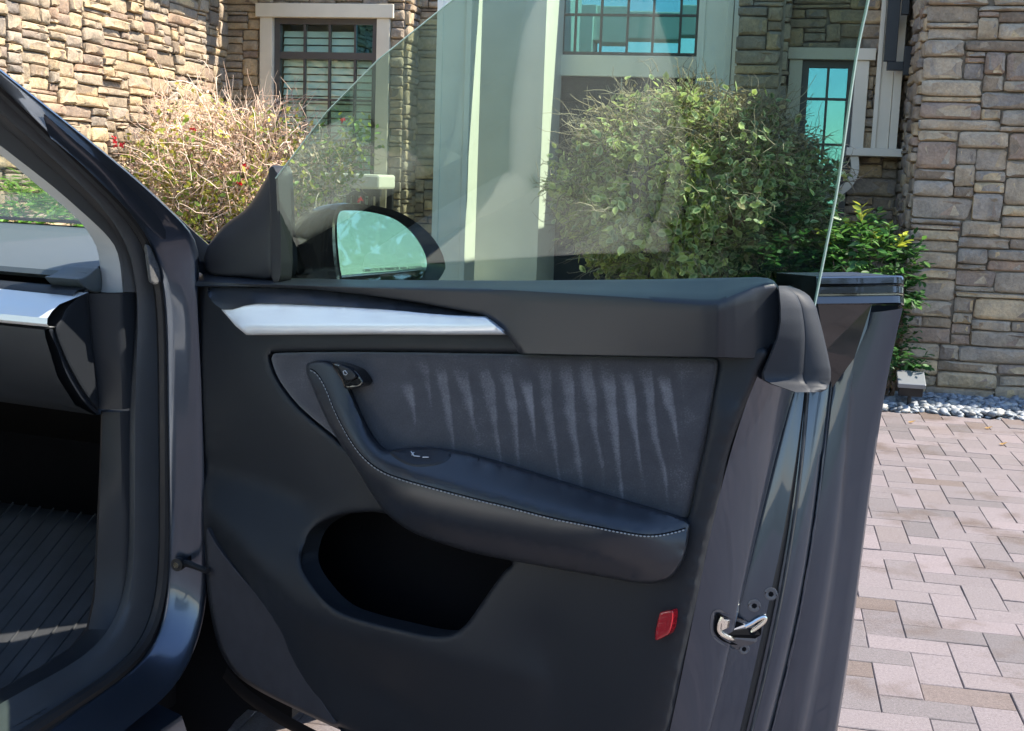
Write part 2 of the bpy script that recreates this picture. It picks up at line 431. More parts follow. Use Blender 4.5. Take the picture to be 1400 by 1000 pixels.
M['glass_house'] = glass('house_window_glass', (.35, .5, .5), (.26, .66, .76), .55)

def stone_mat(name, warm=0.):
    mt, t, b, o = nodes(name); b.inputs['Roughness'].default_value = .85; b.inputs['Specular IOR Level'].default_value = .25
    oi = N(t, 'ShaderNodeObjectInfo'); ge = N(t, 'ShaderNodeNewGeometry')
    v = mth(t, 'FRACT', mth(t, 'ADD', oi.outputs['Random'], ge.outputs['Random Per Island']))
    c = ramp(t, v, [(0, (.22, .165, .12)), (.14, (.4, .31, .212)), (.28, (.3, .25, .2)), (.4, (.49, .365, .22)), (.52, (.33, .275, .222)), (.64, (.42, .335, .24)), (.76, (.54, .4, .235)), (.88, (.25, .212, .178)), (1, (.35, .24, .168))])
    co = N(t, 'ShaderNodeTexCoord'); pos = N(t, 'ShaderNodeNewGeometry').outputs['Position']
    n1 = noise(t, 9, 6, .65, pos); n2 = noise(t, 60, 4, .7, pos); n3 = noise(t, 24, 5, .6, pos)
    c = mixc(t, 0.75, c, ramp(t, n1, [(.25, (.45, .43, .42)), (.5, (.95, .93, .9)), (.75, (1.35, 1.22, 1.05))]), 'MULTIPLY')
    c = mixc(t, 0.6, c, ramp(t, n2, [(.3, (.6, .6, .6)), (.55, (1., 1., 1.)), (.8, (1.35, 1.35, 1.35))]), 'MULTIPLY')
    hl = N(t, 'ShaderNodeMapRange'); t.links.new(n3, hl.inputs[0]); hl.inputs[1].default_value = .62; hl.inputs[2].default_value = .75; hl.inputs[4].default_value = .45
    c = mixc(t, hl.outputs[0], c, (.38, .36, .34)); t.links.new(c, b.inputs['Base Color'])
    bumpn(t, b, mth(t, 'ADD', mth(t, 'MULTIPLY', n3, 1.0), mth(t, 'MULTIPLY', n2, .5)), .9, .01)
    return mt
M['stone'] = stone_mat('ledge_stone')
M['mortar'] = pm('mortar', (.26, .215, .165), .95, 0, .1, bump=(50, .6, .01), var=(20, .3))
M['white'] = pm('painted_trim', (.68, .59, .45), .55, 0, .4, bump=(90, .08, .002), var=(4, .06))
M['white_portal'] = pm('painted_portal', (.82, .79, .68), .5, 0, .4, bump=(90, .06, .002), var=(4, .04))  # brighter copy of the trim paint, sunlight on the columns put into colour
M['stucco'] = pm('painted_wall', (.6, .57, .47), .8, 0, .3, bump=(120, .3, .004), var=(3, .06))
M['bronze'] = pm('window_frame_bronze', (.075, .065, .058), .45, 0, .5, bump=(200, .1, .001))
M['doorwood'] = pm('entry_door_paint', (.024, .023, .029), .45, 0, .4)
M['blind'] = pm('blind_slat', (.8, .82, .76), .6)
M['iron'] = pm('black_iron', (.012, .012, .013), .45, .2, .5, bump=(120, .15, .002))
M['roof'] = pm('roof_shingle', (.12, .1, .09), .9, bump=(40, .6, .01), var=(20, .3))
M['room'] = pm('dim_room', (.2, .19, .18), .9)

def paver_mat():
    mt, t, b, o = nodes('concrete_paver'); b.inputs['Roughness'].default_value = .8; b.inputs['Specular IOR Level'].default_value = .3
    oi = N(t, 'ShaderNodeObjectInfo'); ge = N(t, 'ShaderNodeNewGeometry')
    v = mth(t, 'FRACT', mth(t, 'ADD', oi.outputs['Random'], ge.outputs['Random Per Island']))
    c = ramp(t, v, [(0, (.13, .111, .111)), (.2, (.185, .154, .154)), (.4, (.15, .128, .127)), (.55, (.2, .164, .165)), (.7, (.165, .14, .139)), (.82, (.12, .104, .103)), (.9, (.19, .157, .155)), (.96, (.115, .085, .07)), (1, (.17, .144, .142))])
    pos = ge.outputs['Position']
    n1 = noise(t, 3.2, 5, .6, pos); n2 = noise(t, 160, 4, .75, pos); n3 = noise(t, 700, 2, .6, pos)
    # brown leaf stain blown across some stones
    st = N(t, 'ShaderNodeMapRange'); t.links.new(n1, st.inputs[0]); st.inputs[1].default_value = .53; st.inputs[2].default_value = .68; st.inputs[4].default_value = .8
    c = mixc(t, st.outputs[0], c, (.095, .068, .055))
    c = mixc(t, .8, c, ramp(t, n2, [(.3, (.62, .62, .62)), (.5, (1., 1., 1.)), (.72, (1.3, 1.3, 1.3))]), 'MULTIPLY')
    sp = N(t, 'ShaderNodeMapRange'); t.links.new(n3, sp.inputs[0]); sp.inputs[1].default_value = .68; sp.inputs[2].default_value = .74; sp.inputs[4].default_value = .55
    c = mixc(t, sp.outputs[0], c, (.75, .73, .72)); t.links.new(c, b.inputs['Base Color'])
    bumpn(t, b, mth(t, 'ADD', n2, mth(t, 'MULTIPLY', n3, .6)), .55, .003)
    return mt
M['paver'] = paver_mat()
M['sand'] = pm('joint_sand', (.165, .14, .137), .95, 0, .1, bump=(300, .5, .003), var=(40, .3))
M['soil'] = pm('garden_soil', (.07, .055, .045), .95, 0, .1, bump=(60, .8, .02), var=(10, .3))

def pebble_mat():
    mt, t, b, o = nodes('river_pebble'); b.inputs['Roughness'].default_value = .55
    ge = N(t, 'ShaderNodeNewGeometry')
    c = ramp(t, ge.outputs['Random Per Island'], [(0, (.1, .115, .13)), (.5, (.18, .2, .22)), (.85, (.28, .3, .32)), (.95, (.34, .32, .28)), (1, (.42, .4, .36))])
    c = mixc(t, .6, c, ramp(t, noise(t, 60, 4, .6, ge.outputs['Position']), [(.3, (.7, .7, .7)), (.7, (1.3, 1.3, 1.3))]), 'MULTIPLY'); t.links.new(c, b.inputs['Base Color'])
    return mt
M['pebble'] = pebble_mat()

def leaf_mat(name, rough=.45, trans=.45, vary=.35):
    """colour comes from the leaf's own colour attribute (green blade, pale margin, dry brown, painted sunlight)"""
    mt, t, b, o = nodes(name); b.inputs['Roughness'].default_value = rough; b.inputs['Specular IOR Level'].default_value = .4
    at = N(t, 'ShaderNodeAttribute', attribute_name='leafcol'); ge = N(t, 'ShaderNodeNewGeometry')
    k = N(t, 'ShaderNodeMapRange'); t.links.new(ge.outputs['Random Per Island'], k.inputs[0]); k.inputs[3].default_value = 1 - vary; k.inputs[4].default_value = 1 + vary
    cb = N(t, 'ShaderNodeCombineColor')
    for i in range(3): t.links.new(k.outputs[0], cb.inputs[i])
    c = mixc(t, 1.0, at.outputs['Color'], cb.outputs[0], 'MULTIPLY'); t.links.new(c, b.inputs['Base Color'])
    tl = N(t, 'ShaderNodeBsdfTranslucent'); t.links.new(c, tl.inputs[0]); mx = N(t, 'ShaderNodeMixShader'); mx.inputs[0].default_value = trans
    t.links.new(b.outputs[0], mx.inputs[1]); t.links.new(tl.outputs[0], mx.inputs[2]); t.links.new(mx.outputs[0], o.inputs[0]); return mt
M['leaf'] = leaf_mat('leaf_blades')
M['twig'] = leaf_mat('dry_twigs', .8, .0, .3)
M['bark'] = pm('bark', (.13, .1, .075), .9, 0, .2, bump=(60, .8, .01), var=(20, .3))

# ================================================================== THE CAR
CAR = empty('parked_car')
tag(CAR, 'dark grey car with its front passenger door standing wide open', 'car')
def curve(pts, put, depth, sub=5):
    """traced points on a plane (or per-point depths) -> smooth 3D curve"""
    P = spline(pts, sub)
    dep = np.interp(np.linspace(0, 1, len(P)), np.linspace(0, 1, len(depth)), depth) if hasattr(depth, '__len__') else [depth] * len(P)
    return np.array([put(x, y, q) for (x, y), q in zip(P, dep)])

# ------------------------------------------------------------------ open door: painted shell
c0 = [(1052, 470), (1042, 500), (1017, 562), (997, 620), (982, 687), (967, 752), (955, 812), (940, 880), (915, 1000), (890, 1110), (865, 1200)]
c1 = [(1092, 500), (1087, 533), (1072, 580), (1055, 640), (1040, 700), (1028, 750), (1015, 810), (1000, 890), (982, 950), (965, 1000), (940, 1110), (915, 1200)]
c2 = [(1104, 500), (1100, 536), (1090, 600), (1080, 680), (1065, 760), (1050, 840), (1030, 920), (1010, 1000), (985, 1110), (960, 1200)]
c3 = [(1110, 500), (1107, 537), (1103, 600), (1096, 680), (1085, 760), (1072, 840), (1055, 920), (1035, 1000), (1008, 1110), (985, 1200)]
c4 = [(1140, 480), (1135, 537), (1130, 570), (1124, 630), (1115, 690), (1107, 750), (1095, 830), (1075, 920), (1052, 1000), (1025, 1110), (1000, 1200)]
c45 = [(1172, 430), (1168, 500), (1160, 570), (1152, 650), (1142, 750), (1128, 850), (1112, 930), (1098, 1000), (1075, 1110), (1050, 1200)]
c5 = [(1228, 418), (1210, 500), (1196, 570), (1186, 630), (1172, 750), (1160, 850), (1149, 920), (1136, 1000), (1118, 1110), (1095, 1200)]
C0 = curve(c0, dw, .022); C1 = curve(c1, dw, [.128, .028]); C2 = curve(c2, dw, [.14, .06]); C3 = curve(c3, dw, [.15, .075])
C4 = curve(c4, dw, [.164, .11]); C45 = curve(c45, dw, [.178, .15]); C5 = curve(c5, dw, .2)
n = 60
def resz(c, n):
    c = np.asarray(c); zs = np.linspace(c[0][2], c[-1][2], n); zm = zs.mean()
    u_ = np.polyval(np.polyfit(c[:, 2] - zm, (c - DH) @ DD, 4), zs - zm); w_ = np.polyval(np.polyfit(c[:, 2] - zm, (c - DH) @ DN, 2), zs - zm)
    return np.array([DP(a_, e_, b_) for a_, e_, b_ in zip(u_, w_, zs)])
C0, C1, C2, C3, C4, C45, C5 = [resz(c_, n) for c_ in (C0, C1, C2, C3, C4, C45, C5)]
def shift(c, u=0, wv=0, z=0): return c + DD * u + DN * wv + Z * z
R5 = C5
def outer(u0, wv):
    zb, zt = R5[-1][2], R5[0][2]; zn = .975 + .09 * u0
    fu = lambda z: u0 + (.42 * max(0., min(1., (.56 - z) / .2)) ** 1.3 if u0 < .2 else 0.)
    return np.array([DP(fu(zb + (p[2] - zb) * (zn - zb) / (zt - zb)), wv - .05 * ((p[2] - .75) / .4) ** 2, zb + (p[2] - zb) * (zn - zb) / (zt - zb)) for p in R5])
def mid(a, b, t, bul_u=0., bul_w=0.):
    return a * (1 - t) + b * t + DD * bul_u + DN * bul_w
curves = [C0, mid(C0, C1, .25, .005), mid(C0, C1, .5, .0075), mid(C0, C1, .75, .008), mid(C0, C1, .88, .0065), mid(C0, C1, .96, .003), shift(C1, .0, .002), shift(C1, -.004, .006), mid(C1, C2, .4, -.005), mid(C1, C2, .7, -.004), mid(C1, C2, .92, -.001), C2, shift(C2, -.022, .004), shift(C3, -.022, -.002), C3,
          mid(C3, C4, .5, .003), C4, shift(C4, -.005, .003), mid(C4, C45, .3, -.001), mid(C4, C45, .6, .004), mid(C4, C45, .85, .004), C45, mid(C45, C5, .2, .002), mid(C45, C5, .45, .009), mid(C45, C5, .7, .013), mid(C45, C5, .88, .011), C5, shift(C5, .002, .004), shift(C5, -.004, .008),
          outer(.95, .222), outer(.7, .228), outer(.4, .222), outer(.15, .205), outer(.02, .185), outer(-.01, .17), outer(-.01, .09), outer(.0, .05), outer(.03, .15), outer(.5, .16), outer(.95, .14), shift(C0, -.02, .02)]
door = loft('door', curves, M['paint'], CAR, n=n, sharp=75)
fix_normals(door)
# bottom of the shell
bm_ = [c[-1] for c in curves]
mesh('door_bottom', bm_, [tuple(range(len(bm_)))], M['rubber'], door, False)
# dark weatherstrip that runs down the closing face
def tubecurve(name, c, rad, mat, parent, nseg=8, n=70):
    return MB().tube(resample(c, n), rad, nseg).build(name, mat, parent, True, 60)
tubecurve('weatherstrip', mid(C2, C3, .5, -.012, 0), .0085, M['rubber'], door)
tubecurve('weatherstrip_bead', mid(C2, C3, .75, -.002, 0), .0022, M['rubber_lit'], door, 6)
tubecurve('hem_edge', shift(C4, .001), .0016, M['paint'], door, 6)

# ------------------------------------------------------------------ inner panel
pocket = spline([(414, 775), (417, 745), (429, 724), (452, 709), (482, 702), (525, 702), (575, 725), (640, 752), (699, 767), (688, 783), (665, 815), (642, 848), (627, 862), (606, 869), (580, 867), (540, 858), (500, 848), (462, 834), (434, 808)], 5, True)
suede_o = spline([(371, 491), (374, 485), (384, 483), (500, 482), (700, 485), (900, 489), (968, 491), (977, 494), (979, 502), (972, 550), (964, 600), (950, 662), (943, 696), (938, 708), (925, 712), (800, 700), (640, 668), (540, 655), (490, 625), (457, 596), (412, 558), (382, 520)], 3, True)
def grow(poly, dd):
    poly = np.asarray(poly, float); t = np.roll(poly, -1, 0) - np.roll(poly, 1, 0); t /= np.linalg.norm(t, axis=1)[:, None] + 1e-9
    nn = np.stack([-t[:, 1], t[:, 0]], 1); ar = np.sum(poly[:, 0] * np.roll(poly[:, 1], -1) - np.roll(poly[:, 0], -1) * poly[:, 1])
    return poly - nn * dd * np.sign(ar)
panel_o = [(267, 384), (268, 440), (270, 500), (274, 560), (278, 630), (277, 690), (279, 750), (284, 815), (294, 868), (305, 898), (322, 922), (347, 941), (387, 962), (462, 997), (520, 1022), (600, 1055), (700, 1095), (780, 1118), (855, 1135), (872, 1130), (885, 1100), (915, 1000), (940, 880), (955, 812), (967, 752), (982, 687), (997, 620), (1017, 562), (1040, 505), (1050, 478), (1000, 470), (700, 445), (640, 425), (500, 398), (400, 388)]
ridge = [(283, 697), (300, 718), (325, 748), (350, 777), (382, 812), (425, 842), (470, 860), (525, 877), (587, 892), (662, 912), (740, 930)]
valley = [(284, 640), (330, 652), (380, 668), (425, 690)]
crease_l = [(284, 722), (300, 750), (325, 782), (350, 812), (382, 855), (402, 890), (420, 920), (445, 965), (462, 990)]
crease_r = [(905, 740), (892, 800), (878, 870), (865, 930), (850, 1000), (832, 1075)]
crease_r2 = [(992, 560), (975, 620), (960, 690), (948, 760), (935, 830), (920, 890), (893, 1000), (872, 1080)]
panel = relief('door_panel', spline(panel_o, 3, True), [
    (spline(ridge), [-.008, -.03, -.038, -.036, -.03, -.018, -.006]), (spline(valley), [.03, .026, .02]), (spline(crease_l), [.014, .0, -.006, -.008]),
    (spline(crease_r), -.004), (spline(crease_r2), .0), ([(300, 470), (345, 520), (400, 580)], .004), ([(345, 470), (700, 470)], .004), ([(520, 940), (600, 1000), (700, 1040)], .004), ([(740, 860), (760, 960), (770, 1050)], .002)],
    M['trim'], door, .014, [grow(suede_o, 2.0), pocket], 6, 5, (9, .012), (7, .008), .02, .03)
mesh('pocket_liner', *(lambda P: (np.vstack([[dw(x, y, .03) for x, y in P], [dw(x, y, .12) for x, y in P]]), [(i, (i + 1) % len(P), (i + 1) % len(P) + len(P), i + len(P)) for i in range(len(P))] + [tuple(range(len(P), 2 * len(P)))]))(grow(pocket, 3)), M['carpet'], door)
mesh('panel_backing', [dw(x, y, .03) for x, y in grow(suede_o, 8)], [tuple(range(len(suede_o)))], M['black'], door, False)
kick_o = np.vstack([spline(crease_l, 4), spline([(455, 991), (387, 959), (350, 939), (326, 921), (309, 896), (298, 867), (288, 815), (283, 752), (282, 728)], 3)])
relief('lower_felt_pad', kick_o, [], M['felt'], door, lambda x, y: float(np.interp(np.min(np.hypot(*(spline(crease_l, 4) - (x, y)).T)), [0, 60], [-.0075, .004])), (), 5, 2, (3, .004), (0, 0), .01)
# ------------------------------------------------------------------ suede insert
relief('suede_insert', suede_o, [([(420, 520), (600, 560), (800, 580), (940, 600)], .003), ([(500, 500), (940, 510)], .004)], M['suede'], door, .005, (), 7, 6, (8, .008), (0, 0), .015)
# ------------------------------------------------------------------ upper cap below the window
_ix = lambda x, xs, ys: float(np.interp(x, xs, ys))
def cap_section(x):
    yt = _ix(x, [264, 290, 350, 500, 700, 900, 1035, 1050, 1058, 1064, 1068], [374, 371, 379, 383, 384, 382, 379, 380.5, 384, 392, 402])
    yb = _ix(x, [264, 350, 425, 500, 575, 664, 690, 702, 710, 850, 975, 1046, 1054, 1060, 1065, 1068], [392, 392.5, 395.5, 403.5, 414.5, 431.5, 453, 471, 484, 487, 489, 491, 483, 470, 448, 420])
    yc = _ix(x, [264, 350, 500, 700, 850, 960, 982, 1002, 1030, 1048, 1060, 1068], [384, 388, 393, 397, 406, 413.5, 413, 404, 394, 388.5, 389, 408])
    wt = _ix(x, [264, 1000, 1068], [.04, .04, .036]); wc = _ix(x, [264, 350, 500, 700, 960, 982, 992, 1005, 1030, 1050, 1068], [.0, -.006, -.012, -.017, -.024, -.023, -.019, -.012, .004, .02, .034])
    wb = _ix(x, [264, 700, 960, 980, 992, 1005, 1030, 1050, 1068], [-.004, -.012, -.015, -.014, -.011, -.004, .012, .026, .036])
    rows = [(yt + .5, wt + .03), (yt, wt), (yt + (yc - yt) * .15, wt + (wc - wt) * .14), (yt + (yc - yt) * .6, wt + (wc - wt) * .62), (yc - (yc - yt) * .14, wc + (wt - wc) * .1), (yc, wc + .0006),
            (yc + (yb - yc) * .07, wc - .0006), (yc + (yb - yc) * .2, wc - .001 + (wb - wc) * .12), (yc + (yb - yc) * .5, wc + (wb - wc) * .4), (yc + (yb - yc) * .8, wc + (wb - wc) * .72), (yb - .8, wb), (yb, wb + .002), (yb, wb + .03)]
    return np.array([dw(x, y, q) for y, q in rows])
_xs = np.r_[np.linspace(264, 660, 50), np.linspace(664, 712, 14), np.linspace(722, 960, 30), np.linspace(966, 1012, 22), np.linspace(1016, 1050, 10), np.linspace(1053, 1068, 8)]
_cs = [cap_section(x) for x in _xs]
_cap = sheet2 = mesh('door_cap', [p for c in _cs for p in c], [(i * 13 + k, i * 13 + k + 1, (i + 1) * 13 + k + 1, (i + 1) * 13 + k) for i in range(len(_cs) - 1) for k in range(12)], M['trim_soft'], door, True, 50)
fix_normals(_cap)
# ------------------------------------------------------------------ wedge and silver strip
wedge_o = spline([(284, 394), (350, 393), (425, 396), (500, 404), (575, 415), (664, 431), (600, 430), (525, 423), (425, 417), (350, 415), (305, 424)], 3, True)
relief('trim_wedge', wedge_o, [], M['trim_soft'], door, lambda x, y: .004 if y < 393 + max(0, (x - 350)) * .117 + 3 else -.014, (), 4, 0, (0, 0), (0, 0), .02)
silver_o = np.vstack([spline([(303, 424), (310, 416), (350, 414), (425, 416), (525, 422), (600, 429), (663, 433)], 4), spline([(664, 433), (678, 444), (692, 458)], 3), [(600, 458), (525, 457.5), (430, 458), (337, 458.5)], [(322, 446)]])
relief('silver_strip', silver_o, [([(326, 449), (400, 449), (525, 449), (682, 449)], -.02)], M['silver'], door, lambda x, y: -.012 if y > 455 else (-.008 - .012 * np.clip((y - 414) / 40, 0, 1)), (), 4, 1, (2.5, .004), (0, 0), .012)
# rubber corner piece at the rear end of the cap
def corner_row(y):
    x0 = _ix(y, [391, 420, 440, 462, 484, 500, 512, 522, 537], [1064, 1066, 1066, 1062, 1053, 1046, 1041, 1044, 1088])
    x1 = _ix(y, [391, 398, 406, 420, 450, 480, 505, 520, 532, 537], [1080, 1098, 1108, 1116, 1124, 1131, 1136, 1136, 1131, 1122])
    pr = [(-.01, .02), (0, .002), (.03, .0), (.3, .011), (.5, .02), (.57, .0235), (.6, .027), (.63, .0275), (.8, .036), (.96, .044), (1, .05), (1.0, .08)]
    return np.array([dw(x0 + (x1 - x0) * t, y, .012 + q * (1 if y < 525 else 1 - .3 * (y - 525) / 12)) for t, q in pr])
_rw = [corner_row(y) for y in np.r_[[391, 393, 396, 400, 405, 412], np.linspace(420, 520, 22), [525, 529, 532, 534.5, 536.5]]]
fix_normals(mesh('corner_seal', [p for c in _rw for p in c], [(i * 12 + k, i * 12 + k + 1, (i + 1) * 12 + k + 1, (i + 1) * 12 + k) for i in range(len(_rw) - 1) for k in range(11)], M['seal_matte'], door, True, 60))

# ------------------------------------------------------------------ armrest
arm_in = spline([(419, 498), (430, 494), (445, 494), (457, 500), (470, 516), (482, 541), (500, 581), (516, 606), (530, 616), (548, 613), (575, 611), (600, 613), (640, 620), (700, 637), (800, 668), (880, 692), (925, 706), (944, 716)], 4)
arm_st = spline([(418, 505), (432, 511), (445, 532), (457, 562), (475, 597), (495, 625), (520, 645), (550, 657), (600, 671), (650, 684), (700, 696), (750, 709), (800, 719), (850, 729), (887, 734), (917, 730), (942, 723)], 4)
arm_lo = spline([(418, 508), (426, 527), (442, 565), (462, 602), (488, 642), (510, 678), (530, 704), (562, 727), (600, 742), (650, 757), (700, 767), (800, 785), (862, 796), (895, 798), (920, 787), (934, 763), (940, 742), (943, 722)], 4)
arm_cr = arm_st + np.interp(np.linspace(0, 1, len(arm_st)), [0, .15, .5, .9, 1], [2, 5, 7, 8, 3])[:, None] * np.array([.45, -.9])
arm_pts = np.vstack([arm_in, arm_lo[::-1]])
na, nl = len(arm_in), len(arm_lo)
w_in = np.interp(np.linspace(0, 1, na), [0, .1, .45, 1], [-.006, -.006, -.002, -.002]); w_lo = np.interp(np.linspace(0, 1, nl), [0, .15, .4, .75, 1], [-.004, -.004, -.012, -.012, -.004])
tt = np.r_[np.cumsum(np.r_[0, np.linalg.norm(np.diff(arm_pts, axis=0), axis=1)])]
arm_o = resample(arm_pts, step=5, closed=True)
wo = np.interp(np.linspace(0, tt[-1], len(arm_o)), tt, np.r_[w_in, w_lo[::-1]])
wcr = np.interp(np.linspace(0, 1, 12), [0, .12, .35, .8, .94, 1], [-.008, -.03, -.06, -.066, -.046, -.012])
front_mid = arm_st * .45 + resample(arm_lo, len(arm_st)) * .55
arm_tree = relief('armrest', arm_o, [(arm_cr[3:-2], list(wcr)), (front_mid[8:-6], list(np.interp(np.linspace(0, 1, 12), [0, .3, .8, 1], [-.02, -.056, -.062, -.03])))], M['leather'], door, wo, (), 5, 11, (3, .004), (0, 0), .03)
# thread along the seam: stitches, and a black line painting the groove's shade
def stitches(name, path, length, gap, mat, parent, target, lift=.0012, off=0.):
    from mathutils.bvhtree import BVHTree
    me = target.data; bv = BVHTree.FromPolygons([v.co[:] for v in me.vertices], [p.vertices[:] for p in me.polygons])
    mb = MB(); P = resample(path, step=length + gap)
    for a, b in zip(P[:-1], P[1:]):
        t = (b - a) / (np.linalg.norm(b - a) + 1e-9); e = a + t * length; q = []
        for p in (a, (a + e) / 2, e):
            dr = ray(p[0] + off * -t[1], p[1] + off * t[0]); dr = dr / np.linalg.norm(dr)
            loc, nr, _, _ = bv.ray_cast(Vector(CAM), Vector(dr))
            if loc is None: break
            q.append(np.array(loc) - dr * lift)
        if len(q) == 3: mb.tube(q, [.0006, .0009, .0006], 5)
    o = mb.build(name, mat, parent, True); tag(o, kind='stuff'); return o
stitches('seam_stitching', arm_st[2:-1], 3.2, 2.2, M['stitch'], door, arm_tree)
tube_seam = stitches('seam_groove', arm_st[2:-1] + np.array([0, -2.2]), 5.0, 0.1, M['black'], door, arm_tree, .0002)

# window switch pad set in the armrest
sw_o = spline([(533, 617), (548, 614), (575, 612.5), (600, 614), (616, 620), (610, 629), (592, 635), (565, 636), (545, 628)], 4, True)
from mathutils.bvhtree import BVHTree
_ba = BVHTree.FromPolygons([v.co[:] for v in arm_tree.data.vertices], [p.vertices[:] for p in arm_tree.data.polygons])
def on_arm(x, y, lift):
    dr = ray(x, y); dr = dr / np.linalg.norm(dr); loc, nr, _, _ = _ba.ray_cast(Vector(CAM), Vector(dr))
    if loc is None: return dw(x, y, -.01)
    return np.array(loc) + Z * lift
_sp = [(x, y + 2) for x, y in sw_o]; _cx, _cy = np.mean(_sp, axis=0)
_rings = [[on_arm(_cx + (x - _cx) * k, _cy + (y - _cy) * k, l) for x, y in _sp] for k, l in ((1.0, .0002), (.97, .0018), (.9, .0024), (.5, .0018), (.15, .0016))]
_n = len(_sp)
mesh('switch_pad', [p for r_ in _rings for p in r_], [(i * _n + k, i * _n + (k + 1) % _n, (i + 1) * _n + (k + 1) % _n, (i + 1) * _n + k) for i in range(4) for k in range(_n)] + [tuple(4 * _n + k for k in range(_n))], M['trim_black'], door, True, 50)
for q in [[(562, 621), (566, 627), (574, 628)], [(566, 622), (563, 626)], [(578, 629), (586, 629)]]:
    MB().tube([on_arm(x, y, .0035) for x, y in q], .0008, 5).build('switch_icon', M['icon'], door, True)
# door release button by the grab handle
rel_o = spline([(452, 497), (465, 497), (480, 503), (488, 508), (496, 519), (497, 524), (490, 530), (472, 532), (466, 520)], 3, True)
relief('release_button_housing', rel_o, [], M['paint_black'], door, [-.012, -.014, -.018, -.02, -.016, -.012], (), 3, 2, (3, .004), (0, 0), .016)
rel_i = spline([(462, 501), (470, 500), (481, 506), (487, 514), (484, 519), (474, 521), (468, 512)], 3, True)
relief('release_button', rel_i, [], M['trim'], door, -.021, (), 3, 0, (2, .003), (0, 0), .006)
MB().tube([dw(x, y, -.0245) for x, y in [(469, 508), (472, 507), (475, 511), (473, 513), (470, 512), (469, 508)]], .0006, 5).build('button_icon', M['icon'], door, True)

# red reflector and chrome latch
red_o = spline([(901, 840), (905, 836), (919, 834), (921, 837), (920, 850), (916, 865), (910, 870), (898, 876), (895, 873), (896, 862)], 3, True)
relief('red_reflector', red_o, [], M['red'], door, -.012, (), 3, 0, (2.5, .004), (0, 0), .02)
bpy.context.view_layer.update()
from mathutils.bvhtree import BVHTree
_bv = BVHTree.FromPolygons([v.co[:] for v in door.data.vertices], [p.vertices[:] for p in door.data.polygons])
def on_shell(x, y, lift=0.):
    dr = ray(x, y); dr = dr / np.linalg.norm(dr); loc, nr, _, _ = _bv.ray_cast(Vector(CAM), Vector(dr)); nr = np.array(nr)
    if nr @ dr > 0: nr = -nr
    return np.array(loc) + nr * lift, nr
pl = spline([(977, 842), (983, 838), (992, 843), (1034, 858), (1046, 845), (1048, 852), (1040, 868), (1012, 882), (1000, 881), (984, 874), (976, 862)], 3, True)
mesh('latch_plate', [on_shell(x, y, .0008)[0] for x, y in grow(pl, 5)], [tuple(range(len(pl)))], M['bolt'], door, False)
mesh('latch_cavity', [on_shell(x, y, .0015)[0] for x, y in pl], [tuple(range(len(pl)))], M['black'], door, False)  # flat black patch, shade of the latch recess put into colour
MB().tube([on_shell(x, y, .003)[0] for x, y in spline([(986, 842), (982, 852), (983, 863), (994, 870), (1008, 876), (1014, 868), (1030, 860), (1043, 850), (1046, 844), (1041, 844), (1026, 852), (1018, 856)], 4)], .0026, 8).build('latch', M['chrome'], door, True)
MB().prism([on_shell(x, y, .005)[0] for x, y in [(985, 845), (993, 847), (991, 857), (984, 860)]], DN * .004).build('latch_pawl', M['chrome'], door)
for x, y, q in [(1031, 828, .0075), (1017, 887, .0065), (1054, 812, .0075)]:
    c, ax = on_shell(x, y); MB().tube([c - ax * .006, c + ax * .0012, c + ax * .002, c + ax * .0005], [q, q, q * .8, q * .35], 18).build('bolt', M['bolt'], door, True, 30)
    MB().tube([c + ax * .001, c + ax * .0024], q * .42, 6).build('bolt_socket', M['black'], door)  # black plug paints the shade of the bolt recess

# outer belt strip and dark corner behind the glass
_bl = [(378, 0.), (380, -.003), (388, -.004), (389.5, .003), (391, .0035), (392.5, -.003), (401, -.004), (402.5, .004), (404, .004), (405.5, -.002), (415, -.004), (417, .004)]
loft('belt_moulding', [np.array([dw(1116, y + .5, .1 + q), dw(1175, y, .145 + q), dw(1226, y - 1, .186 + q), dw(1233, y - .5, .193 + q), dw(1236, y + 1, .2 + q)]) for y, q in _bl], M['paint_black'], door, n=24, sharp=30)
MB().prism([dw(1116, 378, .102), dw(1222, 377, .186), dw(1236, 380, .202), dw(1233, 402, .204), dw(1228, 417, .206), dw(1116, 418, .106)], DD * -.05).build('belt_moulding_back', M['trim_black'], door)
mesh('quarter_cover', [dw(x, y, q) for x, y, q in [(1118, 415, .1), (1192, 416, .165), (1185, 450, .16), (1168, 490, .15), (1138, 530, .138), (1128, 480, .12)]], [(0, 1, 2, 3, 4, 5)], M['paint_black'], door, False)

# ------------------------------------------------------------------ side glass (frameless, tinted)
GT = math.radians(15)
GA, GB = dw(380, 384, .03), dw(1116, 405, .1)
_gd = (GB - GA) * np.array([1, 1, 0]); _gd /= np.linalg.norm(_gd); _gn = np.array([-_gd[1], _gd[0], 0])
GN = _gn * math.cos(GT) + Z * math.sin(GT); GN /= np.linalg.norm(GN)
GP = GA
gl = lambda x, y, q=0.: hit(x, y, GP + GN * q, GN)
g_front = [(384, 385), (377, 244), (447, 153), (517, 82), (619, 0)]
g_top = spline([(619, 0), (680, -44), (760, -82), (860, -108), (980, -118), (1090, -112), (1160, -92), (1196, -60)], 4)
g_rear = spline([(1196, -60), (1187, 0), (1170, 82), (1146, 250), (1130, 335), (1116, 405), (1112, 425)], 4)
g_px = np.vstack([g_front[1:-1], g_top[:-1], g_rear, [(700, 440), (384, 400)]])
gp = [gl(x, y) for x, y in g_px]
gi = np.array(gp)
og = MB().prism(gp, GN * .0042).build('window_glass', M['glass_door'], door)
edge_px = np.vstack([g_top[-2:], g_rear[1:-1]])
MB().tube([gl(x, y, .0021) for x, y in edge_px], .0016, 6).build('glass_edge', M['glass_edge'], door, True)
